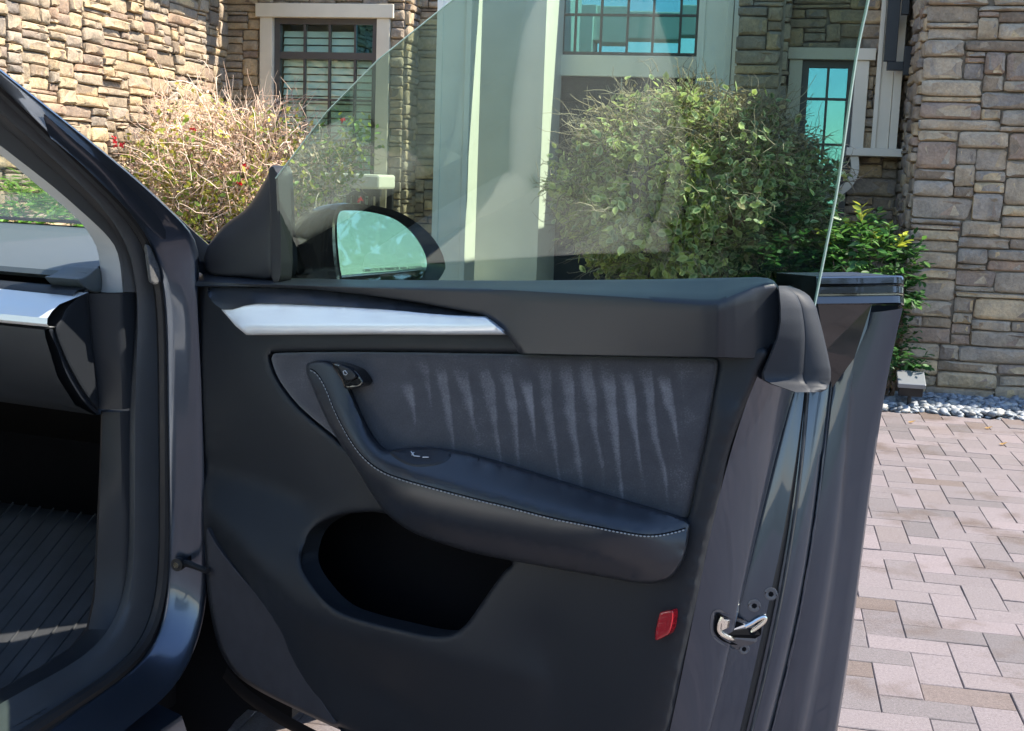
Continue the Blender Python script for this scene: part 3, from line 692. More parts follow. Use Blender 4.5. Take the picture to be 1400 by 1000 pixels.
MB().tube([gl(x, y, .0021) for x, y in np.vstack([g_front[1:], g_top[1:-1]])], .0011, 6).build('glass_edge', M['glass_edge'], door, True)
# sail panel at the mirror
sail_o = spline([(371, 230), (373, 227), (378, 240), (381, 300), (382, 378), (335, 379), (290, 375), (279, 362), (281, 345), (290, 328), (308, 307), (335, 287), (353, 262)], 3, True)
relief('sail_panel', sail_o, [(spline([(368, 240), (371, 300), (371, 376)]), .012)], M['trim_black'], door, [.02, .02, .032, .04, .03, .02, .015, .02, .02, .02, .02, .02], (), 5, 2, (4, .006), (0, 0), .03)
relief('sail_seal', spline([(367, 238), (372, 227), (377, 232), (381, 246), (384, 300), (384, 380), (371, 380), (370, 300)], 3, True), [], M['rubber'], door, .004, (), 4, 0, (2, .003), (0, 0), .02)
MB().tube([dw(374, 230, .018), dw(378, 250, .02), dw(380, 310, .024), dw(381, 378, .03)], .006, 8).build('glass_run_seal', M['rubber'], door, True)

# ------------------------------------------------------------------ wing mirror outside the glass
mn = DD * .86 - DN * .5 + Z * .065; mn /= np.linalg.norm(mn)
MP = dw(520, 340, .16)
mr = lambda x, y, q=0.: hit(x, y, MP, mn) - mn * q
m_glass = spline([(463, 345), (461, 310), (464, 292), (473, 288), (505, 290), (538, 299), (562, 317), (578, 340), (584, 358), (582, 372), (574, 383), (562, 392), (476, 396), (468, 380)], 4, True)
m_bez = spline([(455, 345), (454, 308), (459, 286), (472, 279), (508, 281), (546, 291), (578, 312), (598, 335), (608, 360), (606, 372), (594, 388), (570, 400), (470, 404), (460, 380)], 4, True)
rings = [np.array([mr(x, y, .006) for x, y in m_glass]), np.array([mr(x, y, -.004) for x, y in m_bez])]
cb = np.mean(rings[1], axis=0)
for q, s, sx in ((.012, 1.04, 0), (.045, 1.06, 0), (.09, 1.0, 0), (.125, .82, 0), (.145, .5, 0), (.152, .1, 0)):
    rings.append(np.array([cb + (p - cb) * s - mn * q - DN * (.62 * q) - Z * (.1 * q) for p in rings[1]]))
hs = loft('mirror_housing', [np.vstack([r_]) for r_ in rings], M['paint_black'], door, n=60, closed_curves=True, sharp=50); fix_normals(hs)
mesh('mirror_glass', [mr(x, y, .003) for x, y in m_glass], [tuple(range(len(m_glass)))], M['mirror'], door, False)
# mirror foot reaching the door
f0 = [np.mean(rings[4], axis=0) + Z * -.05 + DN * q for q in (-.0, -.05, -.1)]
MB().tube([f0[0], f0[1], f0[2] - Z * .01], [.03, .026, .03], 12).build('mirror_foot', M['paint_black'], door, True)
def text(name, s, origin, xax, yax, size, mat, parent):
    cu = bpy.data.curves.new(name, 'FONT'); cu.body = s; cu.size = 1.0
    tmp = bpy.data.objects.new(name, cu); COL.objects.link(tmp); bpy.context.view_layer.update()
    me = bpy.data.meshes.new_from_object(tmp.evaluated_get(bpy.context.evaluated_depsgraph_get())); bpy.data.objects.remove(tmp)
    vs = np.array([v.co[:] for v in me.vertices]); P = origin + vs[:, :1] * xax * size + vs[:, 1:2] * yax * size
    for v, p in zip(me.vertices, P): v.co = p
    me.materials.clear(); me.materials.append(mat); me.name = name
    return link(bpy.data.objects.new(name, me), parent)
xa = mr(573, 366, 0) - mr(500, 370, 0); xa /= np.linalg.norm(xa); ya = np.cross(mn, xa); ya = ya if ya[2] > 0 else -ya
for s, x0, y0 in (('OBJECTS IN MIRROR ARE CLOSER', 497, 372), ('THAN THEY APPEAR', 519, 379)):
    text('mirror_lettering', s, mr(x0, y0, .0005), xa, ya, .0062, M['etch'], door)

# ------------------------------------------------------------------ body around the door opening (A post, pillar, sill)
j_out = [(-190, -52), (-90, 26), (0, 97), (100, 176), (190, 250), (237, 294), (262, 318), (275, 345), (268, 372), (270, 420), (275, 520), (279, 640), (281, 740), (282, 812), (277, 850), (265, 893), (237, 943), (200, 974), (165, 1003), (100, 1050), (0, 1110)]
j_in = [(-190, -62), (-90, 30), (0, 118), (90, 205), (150, 262), (195, 305), (216, 335), (224, 380), (227, 450), (229, 560), (231, 680), (231, 760), (231, 812), (226, 860), (210, 900), (176, 925), (130, 955), (80, 990), (30, 1030), (0, 1050)]
def rr(n, top, post, sill): return np.interp(np.linspace(0, 1, n), [0, .3, .75, 1], [top, post, post, sill])
J_out = curve(j_out, car, rr(20, -.035, 0, 0)); J_in = curve(j_in, car, rr(20, -.075, -.055, -.055))
s_out = [(-190, -28), (-90, 55), (0, 135), (60, 190), (120, 245), (165, 292), (196, 335), (207, 400), (208, 500), (208, 620), (207, 750), (205, 812), (192, 867), (160, 905), (100, 947), (50, 976), (0, 1003), (-60, 1040)]
s_in = [(-190, -2), (-90, 80), (0, 155), (60, 205), (110, 250), (150, 290), (178, 325), (188, 365), (189, 430), (178, 500), (177, 620), (177, 750), (175, 815), (162, 857), (140, 885), (100, 911), (50, 936), (0, 965), (-60, 1000)]
S_out = curve(s_out, car, rr(20, -.105, -.08, -.08)); S_in = curve(s_in, car, rr(20, -.125, -.105, -.105))
def sm(c, it=40, n_=120):
    c = resample(c, n_)
    for _ in range(it): c[1:-1] = c[1:-1] * .5 + (c[:-2] + c[2:]) * .25
    return c
J_out, J_in, S_out, S_in = sm(J_out, 8), sm(J_in, 40), sm(S_out, 40), sm(S_in, 40)
def ofs(c, f=0, r=0, z=0): return c + CF * f + CR * r + Z * z
n = 90
def md(a, b, t, f=0, r=0, z=0): return ofs(resample(a, n) * (1 - t) + resample(b, n) * t, f, r, z)
body = loft('body_jamb', [ofs(J_out, .05, -.07), ofs(J_out, .03, -.02), ofs(J_out, .008, -.002), J_out, md(J_out, J_in, .05, -.0025), md(J_out, J_in, .15, -.004), md(J_out, J_in, .4, -.004), md(J_out, J_in, .7, -.004), md(J_out, J_in, .88, -.004), md(J_out, J_in, .96, -.0025), J_in, ofs(J_in, .012, -.003), md(J_in, S_out, .3, .035), md(J_in, S_out, .7, .035), ofs(S_out, .012)], M['paint'], CAR, n=n, sharp=50)
fix_normals(body)
sealc = loft('door_seal', [md(J_in, S_out, .55, .03), md(J_in, S_out, .8, .006), ofs(S_out, -.004), md(S_out, S_in, .25, -.014), md(S_out, S_in, .5, -.016), md(S_out, S_in, .75, -.008), ofs(S_in, .004, -.004), ofs(S_in, .03, -.004)], M['rubber_lit'], CAR, n=n, sharp=60)
MB().tube([p for p in md(J_in, S_out, .45, .012)], .011, 8).build('primary_seal', M['rubber'], CAR, True)
_pa = [(60, 144), (120, 191), (190, 248.5), (237, 291.5), (268, 320), (293, 343), (298, 352)]
_pb = [(70, 190), (130, 240), (180, 288), (215, 322), (245, 350), (272, 372), (290, 380)]
PA, PB_ = curve(_pa, car, [-.03, -.012, .004]), curve(_pb, car, [-.055, -.04, -.01])
fix_normals(loft('pillar_skin', [ofs(PA, .05, -.06), ofs(PA, .012, -.006), PA, ofs(PA * .93 + PB_ * .07, -.003), ofs(PA * .6 + PB_ * .4, -.006), ofs(PA * .15 + PB_ * .85, -.004), PB_, ofs(PB_, .03, -.01)], M['paint'], CAR, n=40, sharp=60))
# dark sheet standing for the seal's shadow beside the painted jamb
loft('seal_channel', [ofs(J_in, .02), md(J_in, S_out, .5, .028), ofs(S_out, .02)], M['rubber'], CAR, n=n)
# cloth covered pillar trim and dark inner cover
t_r = [(-190, 6), (-90, 90), (0, 166), (40, 200), (85, 240), (128, 280), (155, 308), (168, 336), (173, 362), (172, 399)]
p_r = [(-190, 50), (-90, 128), (0, 198), (67, 250), (110, 287), (148, 323), (163, 350), (169, 400)]
p_l = [(-190, 72), (-90, 145), (0, 211), (47, 250), (90, 285), (115, 310), (134, 345), (138, 400)]
S_up = resample(S_in, 90)[:34]
P_r = curve(p_r, car, [-.14, -.125, -.115]); P_l = curve(p_l, car, [-.2, -.185, -.165])
loft('pillar_cover', [ofs(curve(t_r, car, [-.125, -.108]), -.004), curve(t_r, car, [-.13, -.112]) + CF * -.006, P_r + CF * -.002, P_r + CF * .012], M['pillar_dark'], CAR, n=40)
loft('pillar_cover_edge', [curve([(-190, -2), (-90, 80), (0, 155), (60, 205), (110, 250), (150, 290), (178, 325), (187, 361), (188, 400)], car, [-.122, -.1]), ofs(curve(t_r, car, [-.128, -.108]), -.006)], M['pillar_dark'], CAR, n=40)
loft('pillar_trim', [ofs(P_r, .012), P_r, ofs(P_r * .5 + P_l * .5, -.006), P_l, ofs(P_l, .05, -.01)], M['pillar'], CAR, n=40)
# kick panel in two pieces
def sheet(name, grid, mat, parent, sharp=40):
    n_ = len(grid[0]); V = [p for row in grid for p in row]; F = [(i * n_ + k, i * n_ + k + 1, (i + 1) * n_ + k + 1, (i + 1) * n_ + k) for i in range(len(grid) - 1) for k in range(n_ - 1)]
    return mesh(name, V, F, mat, parent, True, sharp)
sheet('kick_panel_upper', [[car(x0, y, -.165), car(x0 + 3, y, -.158) - CF * .008, car(x1 - 4, y, -.112) - CF * .008, car(x1, y, -.106), car(x1 + 1, y, -.106) + CF * .03] for x0, x1, y in [(121, 169, 401), (124, 170, 440), (127, 172, 480), (131, 174, 520), (134, 175, 559)]], M['trim'], CAR)
sheet('kick_panel_lower', [[car(x0, y, -.2) + CF * .05, car(x0, y, -.165), car(x0 + 8, y, -.152) - CF * .01, car(x1 - 6, y, -.115) - CF * .01, car(x1, y, -.107), car(x1 + 1, y, -.107) + CF * .03] for x0, x1, y in [(138, 175, 562), (136, 177, 640), (133, 177, 700), (130, 177, 760), (127, 175, 815), (118, 161, 858), (95, 139, 886), (55, 99, 912), (10, 50, 937), (-40, 0, 966)]], M['trim'], CAR)
# foam blocks and black sheet painting the hinge gap's shade, top of the post
for pts in ([(200, 334), (206, 337), (219, 368), (221, 386), (213, 391), (207, 388)], [(214, 346), (226, 348), (240, 371), (238, 383), (226, 389), (224, 370)]):
    bevel(MB().prism([car(x, y, -.052) for x, y in pts], CF * .02 - CR * .02).build('foam_block', M['foam'], CAR), .004)
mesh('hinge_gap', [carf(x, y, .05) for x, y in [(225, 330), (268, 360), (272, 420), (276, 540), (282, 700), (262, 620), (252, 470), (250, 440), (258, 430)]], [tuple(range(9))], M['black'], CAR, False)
# black sheet painting the shade between post and open door, under the sill
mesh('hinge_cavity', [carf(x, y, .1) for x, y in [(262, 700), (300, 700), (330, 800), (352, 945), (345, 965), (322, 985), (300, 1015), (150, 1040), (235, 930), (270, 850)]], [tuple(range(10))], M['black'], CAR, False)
_fl = spline([(310, 912), (330, 934), (352, 952), (392, 978), (430, 998), (480, 1024), (540, 1050)], 4)
loft('bottom_seal', [np.array([dw(x, y, .03) for x, y in _fl]), np.array([dw(x - 3, y + 9, .034) for x, y in _fl]), np.array([dw(x - 6, y + 15, .045) for x, y in _fl]), np.array([dw(x - 4, y + 12, .07) for x, y in _fl])], M['black'], door, n=40)
# door check strap
ck = [car(x, y, r_) for x, y, r_ in [(247, 770, -.03), (258, 771, -.012), (270, 776, .012), (284, 781, .04)]]
MB().tube(ck, [.006, .006, .005, .005], 8).build('check_strap', M['iron'], CAR, True)
MB().tube([ck[0] - CF * .012, ck[0] - CF * .002], .011, 14).build('check_strap_pivot', M['iron'], CAR, True, 30)
MB().tube([ck[0] - CF * .014, ck[0] - CF * .012], .005, 10).build('check_strap_rivet', M['chrome'], CAR, True, 30)
MB().prism([car(x, y, -.02) for x, y in [(256, 762), (270, 762), (268, 771), (257, 772)]], CF * .02).build('check_strap_bracket', M['iron'], CAR)

# ------------------------------------------------------------------ windscreen and dashboard
ws = [K(.42, -.40, 1.062), K(.56, -.55, 1.075), K(.58, -.95, 1.08), K(.56, -1.35, 1.075), K(.42, -1.50, 1.062)]
wt = [K(-.62, -.36, 1.49), K(-.58, -.6, 1.52), K(-.57, -.95, 1.53), K(-.58, -1.3, 1.52), K(-.62, -1.58, 1.49)]
solid(loft('windscreen', [np.array(ws) * (1 - t) + np.array(wt) * t + Z * (.05 * math.sin(math.pi * t)) for t in np.linspace(0, 1, 8)], M['glass_clear'], CAR, n=16), .004)
dash = empty('dashboard'); dash.parent = CAR
def across(name, prof, mat, r0=-.15, r1=-1.7, bow=.05, steps=14, sharp=40, r0s=None):
    rows = []
    for i in range(steps + 1):
        t = i / steps; b_ = bow * math.sin(math.pi * t)
        rows.append([K(f + b_, (r0s[k_] if r0s else r0) * (1 - t) + r1 * t, z) for k_, (f, z) in enumerate(prof)])
    return sheet(name, rows, mat, dash, sharp)
across('dash_top', [(.6, 1.05), (.5, 1.066), (.42, 1.071), (.36, 1.062), (.3, 1.062), (.2, 1.058), (.08, 1.05), (-.02, 1.036), (-.055, 1.026), (-.06, 1.018), (-.04, 1.01)], M['dash'], r0s=[-.52, -.48, -.42, -.38, -.34, -.26, -.19, -.17, -.17, -.17, -.17])
across('windscreen_gasket', [(.47, 1.074), (.44, 1.081), (.41, 1.076)], M['rubber'], -.42)
across('dash_vent', [(-.02, 1.022), (.05, 1.0), (.05, .99), (-.09, .99)], M['black'], -.17)
across('dash_ledge', [(-.075, 1.004), (-.1, 1.001), (-.11, .994)], M['trim'], -.155)
across('silver_strip', [(-.085, .998), (-.155, .985), (-.172, .976), (-.183, .966), (-.184, .957), (-.178, .952), (-.165, .951)], M['silver'], -.145, bow=.03)
across('glove_box', [(-.15, .949), (-.178, .947), (-.176, .935), (-.15, .87), (-.11, .82), (-.06, .795), (.1, .78), (.3, .76)], M['trim'], -.155)
across('dash_underside', [(.05, .80), (.25, .72), (.45, .6)], M['black'], -.17)
ec = spline([(120, 396), (108, 404), (90, 420), (82, 436), (74, 450), (84, 480), (98, 510), (116, 540), (134, 561), (136, 545), (128, 480), (122, 420)], 3, True)
relief('dash_end_cap', ec, [], M['trim'], dash, -.15, (), 5, 0, (4, -.008), (0, 0), .06, put=car, back=-CR)
ec2 = spline([(104, 382), (112, 380), (122, 374), (136, 366), (139, 398), (120, 398)], 3, True)
relief('dash_corner', ec2, [], M['dash'], dash, -.16, (), 4, 0, (3, -.006), (0, 0), .06, put=car, back=-CR)
gb = spline([(66, 452), (76, 453), (96, 500), (116, 535), (134, 560), (132, 567), (112, 548), (90, 512), (78, 478)], 3, True)
relief('glove_box_edge', gb, [], M['trim_soft'], dash, -.156, (), 4, 0, (2, -.004), (0, 0), .04, put=car, back=-CR)
# bulkhead, floor and mat
MB().box(K(.52, -.95, .55), (CF, CR, Z), (.02, .86, .5)).build('bulkhead', M['carpet'], CAR)
MB().box(K(-1.15, -.95, .26), (CF, CR, Z), (1.65, .84, .02)).build('cabin_floor', M['carpet'], CAR)
mat_o = [(.18, -.17), (.2, -.3), (.2, -.72), (-.3, -.76), (-.72, -.74), (-.72, -.2), (-.45, -.165), (-.1, -.15)]
def floor_z(f): return .295 + .25 * max(0, (f + .12)) ** 1.0 * 1.1 if f > -.12 else .295
rows = []
for i in range(26):
    f = -.8 + 1.08 * i / 25; zz = floor_z(f) + (.30 * max(0, f + .12) ** 1.2)
    rows.append([K(f, -.165, zz + .035), K(f, -.175, zz + .034), K(f, -.19, zz + .004)] + [K(f, -.19 - .55 * k / 12, zz) for k in range(1, 13)] + [K(f, -.755, zz + .03)])
fm = sheet('floor_mat', rows, M['mat'], CAR); solid(fm, .006)
for k in range(17):
    q = -.215 - .033 * k
    MB().tube([K(-.8 + 1.08 * i / 25, q, floor_z(-.8 + 1.08 * i / 25) + (.30 * max(0, -.8 + 1.08 * i / 25 + .12) ** 1.2) + .0075) for i in range(26)], .0022, 5).build('mat_rib', M['rubber_lit'], fm, True)
MB().tube([K(-.8 + 1.08 * i / 25, -.168, floor_z(-.8 + 1.08 * i / 25) + (.30 * max(0, -.8 + 1.08 * i / 25 + .12) ** 1.2) + .036) for i in range(26)], .0045, 8).build('mat_edge', M['rubber_lit'], fm, True)  # raised edge in lighter rubber, its highlight put into the colour

# ------------------------------------------------------------------ seats
def cushion(name, stations, mat, parent, n=28, sharp=60):
    """stations: (centre, half axis a, half axis b, exponent)"""
    cs = []
    for c, a, b, e in stations:
        P = []
        for k in range(n):
            q = 2 * math.pi * k / n; ca, sa = math.cos(q), math.sin(q)
            P.append(np.asarray(c) + np.asarray(a) * math.copysign(abs(ca) ** (2 / e), ca) + np.asarray(b) * math.copysign(abs(sa) ** (2 / e), sa))
        cs.append(P)
    V = [p for c in cs for p in c]; F = [(i * n + k, i * n + (k + 1) % n, (i + 1) * n + (k + 1) % n, (i + 1) * n + k) for i in range(len(cs) - 1) for k in range(n)]
    F += [tuple(range(n))[::-1], tuple((len(cs) - 1) * n + k for k in range(n))]
    return fix_normals(mesh(name, V, F, mat, parent, True, sharp))
def seat(rc):
    s = empty('seat'); s.parent = CAR
    cushion('seat_cushion', [(K(-.42, rc, .50), CR * .2, Z * .03, 4), (K(-.44, rc, .5), CR * .25, Z * .06, 4), (K(-.52, rc, .5), CR * .265, Z * .08, 4), (K(-.75, rc, .49), CR * .265, Z * .08, 4), (K(-.98, rc, .48), CR * .255, Z * .08, 4), (K(-1.02, rc, .48), CR * .2, Z * .05, 4)], M['seat'], s)
    st = []
    for t in np.linspace(0, 1, 12):
        f = -.98 - .3 * t; z = .5 + .66 * t; wd = .255 - .075 * max(0, t - .45) / .55
        e = .3 if t in (0, 1) else 1.
        st.append((K(f, rc, z), CR * wd * (.85 if e < 1 else 1), (CF * .92 + Z * .38) * .075 * e, 3.6))
    cushion('seat_back', st, M['seat'], s)
    for sg in (-1, 1):
        cushion('seat_bolster', [(K(-.93 - .3 * t, rc + sg * (.235 - .06 * max(0, t - .45)), .56 + .62 * t), CR * .04 * q, CF * .06 * q, 2.4) for t, q in ((0, .2), (.06, .8), (.3, 1), (.6, .95), (.8, .6), (.88, .15))], M['seat'], s)
        cushion('seat_bolster', [(K(-.45 - .5 * t, rc + sg * .235, .56), CR * .045 * q, Z * .05 * q, 2.4) for t, q in ((0, .2), (.06, .8), (.4, 1), (.9, 1), (1, .3))], M['seat'], s)
    cushion('headrest', [(K(-1.3 - .02 * t, rc, 1.2 + .2 * t), CR * (.13 - .01 * t) * q, CF * .055 * q, 3) for t, q in ((0, .5), (.08, .9), (.5, 1), (.92, .9), (1, .4))], M['seat'], s)
    MB().box(K(-.72, rc, .36), (CF, CR, Z), (.24, .2, .07)).build('seat_base', M['trim'], s)
    return s
seat(-.44); seat(-1.36)
MB().box(K(-.55, -.9, .44), (CF, CR, Z), (.55, .12, .12)).build('centre_console', M['trim'], CAR)
bevel(CAR.children[-1], .03, 3)
sw = MB(); cs = K(-.42, -1.36, .98); ax1 = CR; ax2 = Z * .92 - CF * -.4
ax2 = (Z * .9 + CF * .42)
sw.tube([cs + CR * .18 * math.cos(q) + ax2 * .18 * math.sin(q) for q in np.linspace(0, 2 * math.pi, 33)], .014, 10, False)
sw.tube([cs - CR * .17, cs, cs + CR * .17], .016, 8); sw.build('steering_wheel', M['trim'], CAR, True)

# ------------------------------------------------------------------ rest of the body (behind the door and past the frame's edge)
def strip(rows, name, mat, n=30, sh=45): return loft(name, rows, mat, CAR, n=n, sharp=sh)
fr = lambda f, zt: [K(f, -.0 - .0, zt)]
strip([np.array([K(f, r_, z) for f, r_, z in [(.14, -.015, .985), (.4, -.03, .96), (.9, -.06, .92), (1.4, -.16, .86), (1.68, -.34, .76)]]),
       np.array([K(f, r_, z) for f, r_, z in [(.14, .0, .92), (.4, .0, .9), (.9, .01, .86), (1.4, -.08, .78), (1.72, -.3, .66)]]),
       np.array([K(f, r_, z) for f, r_, z in [(.14, .0, .69), (.35, .0, .68), (.86, .015, .76), (1.36, -.05, .62), (1.75, -.3, .5)]])], 'fender', M['paint'])
strip([np.array([K(.14, .0, .69), K(.25, .0, .69), K(.44, .005, .6), K(.48, .0, .4)]), np.array([K(.14, -.01, .36), K(.2, -.01, .3), K(.35, -.01, .28), K(.46, -.01, .28)])], 'fender_lower', M['paint'])
hood = [[K(.52, r_, .985 + .035 * s) for r_, s in ((-.08, 0), (-.5, .8), (-.95, 1), (-1.4, .8), (-1.82, 0))], [K(.95, r_, .93 + .04 * s) for r_, s in ((-.07, 0), (-.5, .8), (-.95, 1), (-1.4, .8), (-1.83, 0))],
        [K(1.4 + .06 * s, r_, .84 + .03 * s) for r_, s in ((-.16, 0), (-.5, .8), (-.95, 1), (-1.4, .8), (-1.74, 0))], [K(1.66 + .12 * s, r_, .74 + .03 * s) for r_, s in ((-.34, 0), (-.6, .8), (-.95, 1), (-1.3, .8), (-1.56, 0))], [K(1.76 + .1 * s, r_, .4) for r_, s in ((-.3, 0), (-.6, .8), (-.95, 1), (-1.3, .8), (-1.6, 0))]]
solid(strip(hood, 'hood', M['paint']), .01)
roof = [[K(f, r_, z + .04 * s) for r_, s in ((-.33, 0), (-.6, .8), (-.95, 1), (-1.3, .8), (-1.57, 0))] for f, z in ((-.62, 1.5), (-1.0, 1.56), (-1.5, 1.57), (-2.1, 1.52), (-2.6, 1.4))]
solid(strip(roof, 'roof_glass', M['glass_door']), .006)
# roof rails, B pillar, rear door, far side
def rail(side):
    s = (lambda r_: r_) if side > 0 else (lambda r_: -1.9 - r_)
    pts = ([J_out[0] * .6 + S_in[0] * .4, J_out[0] * .6 + S_in[0] * .4 - CF * .06 + Z * .03 - CR * .02] if side > 0 else [K(-.5, s(-.15), 1.38)]) + [K(-.82, s(-.22), 1.505), K(-1.0, s(-.28), 1.54), K(-1.5, s(-.29), 1.55), K(-2.1, s(-.28), 1.5), K(-2.6, s(-.3), 1.38)]
    MB().tube(spline(pts, 5), .035, 10).build('roof_rail', M['paint'], CAR, True)
    MB().tube(spline([K(-1.1, s(-.06), .4), K(-1.1, s(-.04), .8), K(-1.12, s(-.08), 1.1), K(-1.2, s(-.28), 1.54)], 5), .055, 10).build('centre_post', M['pillar_dark'], CAR, True)
    low = [[K(f, s(o_), z) for f in (-1.1, -1.6, -2.0, -2.5, -2.95)] for z, o_ in ((1.1, -.04), (.95, .0), (.75, .01), (.5, .0), (.36, -.03))]
    solid(strip(low, 'rear_flank', M['paint']), .02)
    gl_ = [[K(f, s(-.06), 1.1) for f in (-1.12, -1.6, -2.1, -2.5)], [K(f, s(-.28), z) for f, z in ((-1.2, 1.53), (-1.6, 1.53), (-2.1, 1.48), (-2.5, 1.36))]]
    solid(strip(gl_, 'rear_side_glass', M['glass_door']), .004)
    MB().box(K(-.9, s(-.05), .33), (CF, CR, Z), (.95 if side < 0 else .5, .05, .06)).build('sill_beam', M['paint'], CAR) if side < 0 else None
rail(1); rail(-1)
MB().box(K(-.55, -1.86, .68), (CF, CR, Z), (.6, .03, .36)).build('far_door', M['trim'], CAR)
strip([[K(-2.6, r_, 1.38) for r_ in (-.3, -.95, -1.6)], [K(-2.98, r_, 1.05) for r_ in (-.2, -.95, -1.7)], [K(-3.05, r_, .7) for r_ in (-.1, -.95, -1.8)], [K(-3.0, r_, .36) for r_ in (-.1, -.95, -1.8)]], 'tailgate', M['paint'])
cushion('rear_bench', [(K(-1.95, -.95 + .65 * t, .55), CF * .24 * q, Z * .1 * q, 4) for t, q in ((-1, .3), (-.96, 1), (0, 1), (.96, 1), (1, .3))], M['seat'], CAR)
cushion('rear_bench_back', [(K(-2.25, -.95 + .65 * t, .85), CF * .09 * q + Z * -.03, Z * .34 * q, 4) for t, q in ((-1, .3), (-.96, 1), (0, 1), (.96, 1), (1, .3))], M['seat'], CAR)
# sill under the opening, going back past the camera
sillp = [(.06, -.05), (.0, -.0), (-.02, .0), (-.02, .34)]
loft('sill', [np.array([K(f, r_, z) for f in (-.05, -.3, -.6, -1.1)]) for r_, z in ((-.2, .30), (-.16, .355), (-.1, .345), (-.055, .315), (-.0, .3), (.015, .26), (.0, .2), (-.1, .18))], M['paint'], CAR, n=30)
MB().box(K(-.7, -.95, .2), (CF, CR, Z), (2.2, .8, .04)).build('underbody', M['black'], CAR)
for f, r_ in ((.86, -.12), (-2.03, -.12), (.86, -1.78), (-2.03, -1.78)):
    c = K(f, r_, .36); prof = [(.24, -.1), (.3, -.12), (.34, -.11), (.36, -.08), (.36, .08), (.34, .11), (.3, .12), (.24, .1)]
    rings = [[c + CR * q + (CF * math.cos(a) + Z * math.sin(a)) * rd for a in np.linspace(0, 2 * math.pi, 40, endpoint=False)] for rd, q in prof]
    wh = loft('wheel', [np.array(r2) for r2 in rings], M['tyre'], CAR, n=40, closed_curves=True); fix_normals(wh)
    rim = MB()
    rim.tube([c + CR * (.1 if r_ > -.9 else -.1) + (CF * math.cos(a) + Z * math.sin(a)) * .235 for a in np.linspace(0, 2 * math.pi, 33)], .014, 8, False)
    for a in np.linspace(0, 2 * math.pi, 5, endpoint=False):
        rim.tube([c + CR * (.09 if r_ > -.9 else -.09), c + CR * (.09 if r_ > -.9 else -.09) + (CF * math.cos(a) + Z * math.sin(a)) * .23], [.035, .025], 8)
    rim.tube([c - CR * .08, c + CR * .08], .22, 20); tag(rim.build('rim', M['alloy'], wh, True), None)

# ================================================================== GROUND
M['lawn'] = pm('ground_cover', (.09, .1, .05), .95, 0, .1, bump=(20, .5, .05), var=(.6, .3))
gz = -.06
tag(mesh('ground', [(-900, -900, gz), (900, -900, gz), (900, 900, gz), (-900, 900, gz)], [(0, 1, 2, 3)], M['lawn'], None, False), kind='structure')
def hq(a0, a1, b0, b1, z): return [HB(a0, b0, z), HB(a1, b0, z), HB(a1, b1, z), HB(a0, b1, z)]
BR = 7.7; BROCK = 7.1
drive = tag(mesh('driveway', hq(-16, 14, -9, BROCK, -.0055), [(0, 1, 2, 3)], M['sand'], None, False), kind='structure')
tag(mesh('garden_bed', hq(-16, 14, BROCK, 16, -.02), [(0, 1, 2, 3)], M['soil'], None, False), kind='structure')
# hidden-by-the-car test in the photograph, to choose which repeats are built one by one
HIDE = [[(262, 372), (1120, 380), (1236, 380), (1210, 500), (1172, 750), (1136, 1000), (1100, 1100), (440, 1100), (462, 1000), (347, 945), (285, 815)],
        [(0, 95), (190, 248), (285, 340), (290, 1100), (-200, 1100), (-200, 0)], [(285, 940), (350, 945), (440, 1000), (440, 1100), (100, 1100)]]
def seen(p, marg=20):
    x, y, k = proj(p)
    if k <= .2 or not (-marg < x < 1400 + marg and -marg < y < 1000 + marg): return False
    return not any(pip([(x, y)], h)[0] for h in HIDE[:2])
# pavers in herringbone, aligned with the house
U = .1065
def paver_template(l, wd):
    h = .03; ch = .002; V = []
    for (ins, z) in ((0, -h), (0, -ch), (ch, 0)):
        V += [(-l / 2 + ins, -wd / 2 + ins, z), (l / 2 - ins, -wd / 2 + ins, z), (l / 2 - ins, wd / 2 - ins, z), (-l / 2 + ins, wd / 2 - ins, z)]
    F = [(8, 9, 10, 11)] + [(i + 4 * k, (i + 1) % 4 + 4 * k, (i + 1) % 4 + 4 * k + 4, i + 4 * k + 4) for k in (0, 1) for i in range(4)]
    return V, F
PV, PF = paver_template(2 * U - .0022, U - .0022)
pme = bpy.data.meshes.new('paver'); pme.from_pydata(PV, [], PF); pme.materials.append(M['paver'])
indiv, rest = [], []
for i in range(-90, 60):
    for j in range(-45, 67):
        c = (i - j) % 4
        if c == 0: a, b, rot = (i + 1) * U, (j + .5) * U, 0
        elif c == 3: a, b, rot = (i + .5) * U, (j + 1) * U, 1
        else: continue
        b += .004
        if b > BROCK - .06 or b < -4.5: continue
        if b > BROCK - .12 and rot: pass
        p = HB(a, b, 0); vis = seen(p, 30)
        if not vis and (b < -3 or a < -6 or a > 5): continue
        tl = (rng.normal(0, .006), rng.normal(0, .006)); dz = rng.normal(0, .0008) - .001
        (indiv if vis else rest).append((p + Z * dz, rot, tl))
indiv.sort(key=lambda q: np.linalg.norm(q[0][:2]))
rest += indiv[300:]; indiv = indiv[:300]
def pmat4(p, rot, tl):
    ax = E1 if not rot else E2; ay = E2 if not rot else -E1; nz = Z + E1 * tl[0] + E2 * tl[1]
    return ax - Z * (ax @ (E1 * tl[0] + E2 * tl[1])), ay - Z * (ay @ (E1 * tl[0] + E2 * tl[1])), nz
for p, rot, tl in indiv:
    ax, ay, nz = pmat4(p, rot, tl); o = bpy.data.objects.new('paver', pme)
    o.matrix_world = Matrix(((ax[0], ay[0], nz[0], p[0]), (ax[1], ay[1], nz[1], p[1]), (ax[2], ay[2], nz[2], p[2]), (0, 0, 0, 1))); link(o, drive)
TV = np.array(PV); VV, FF = [], []
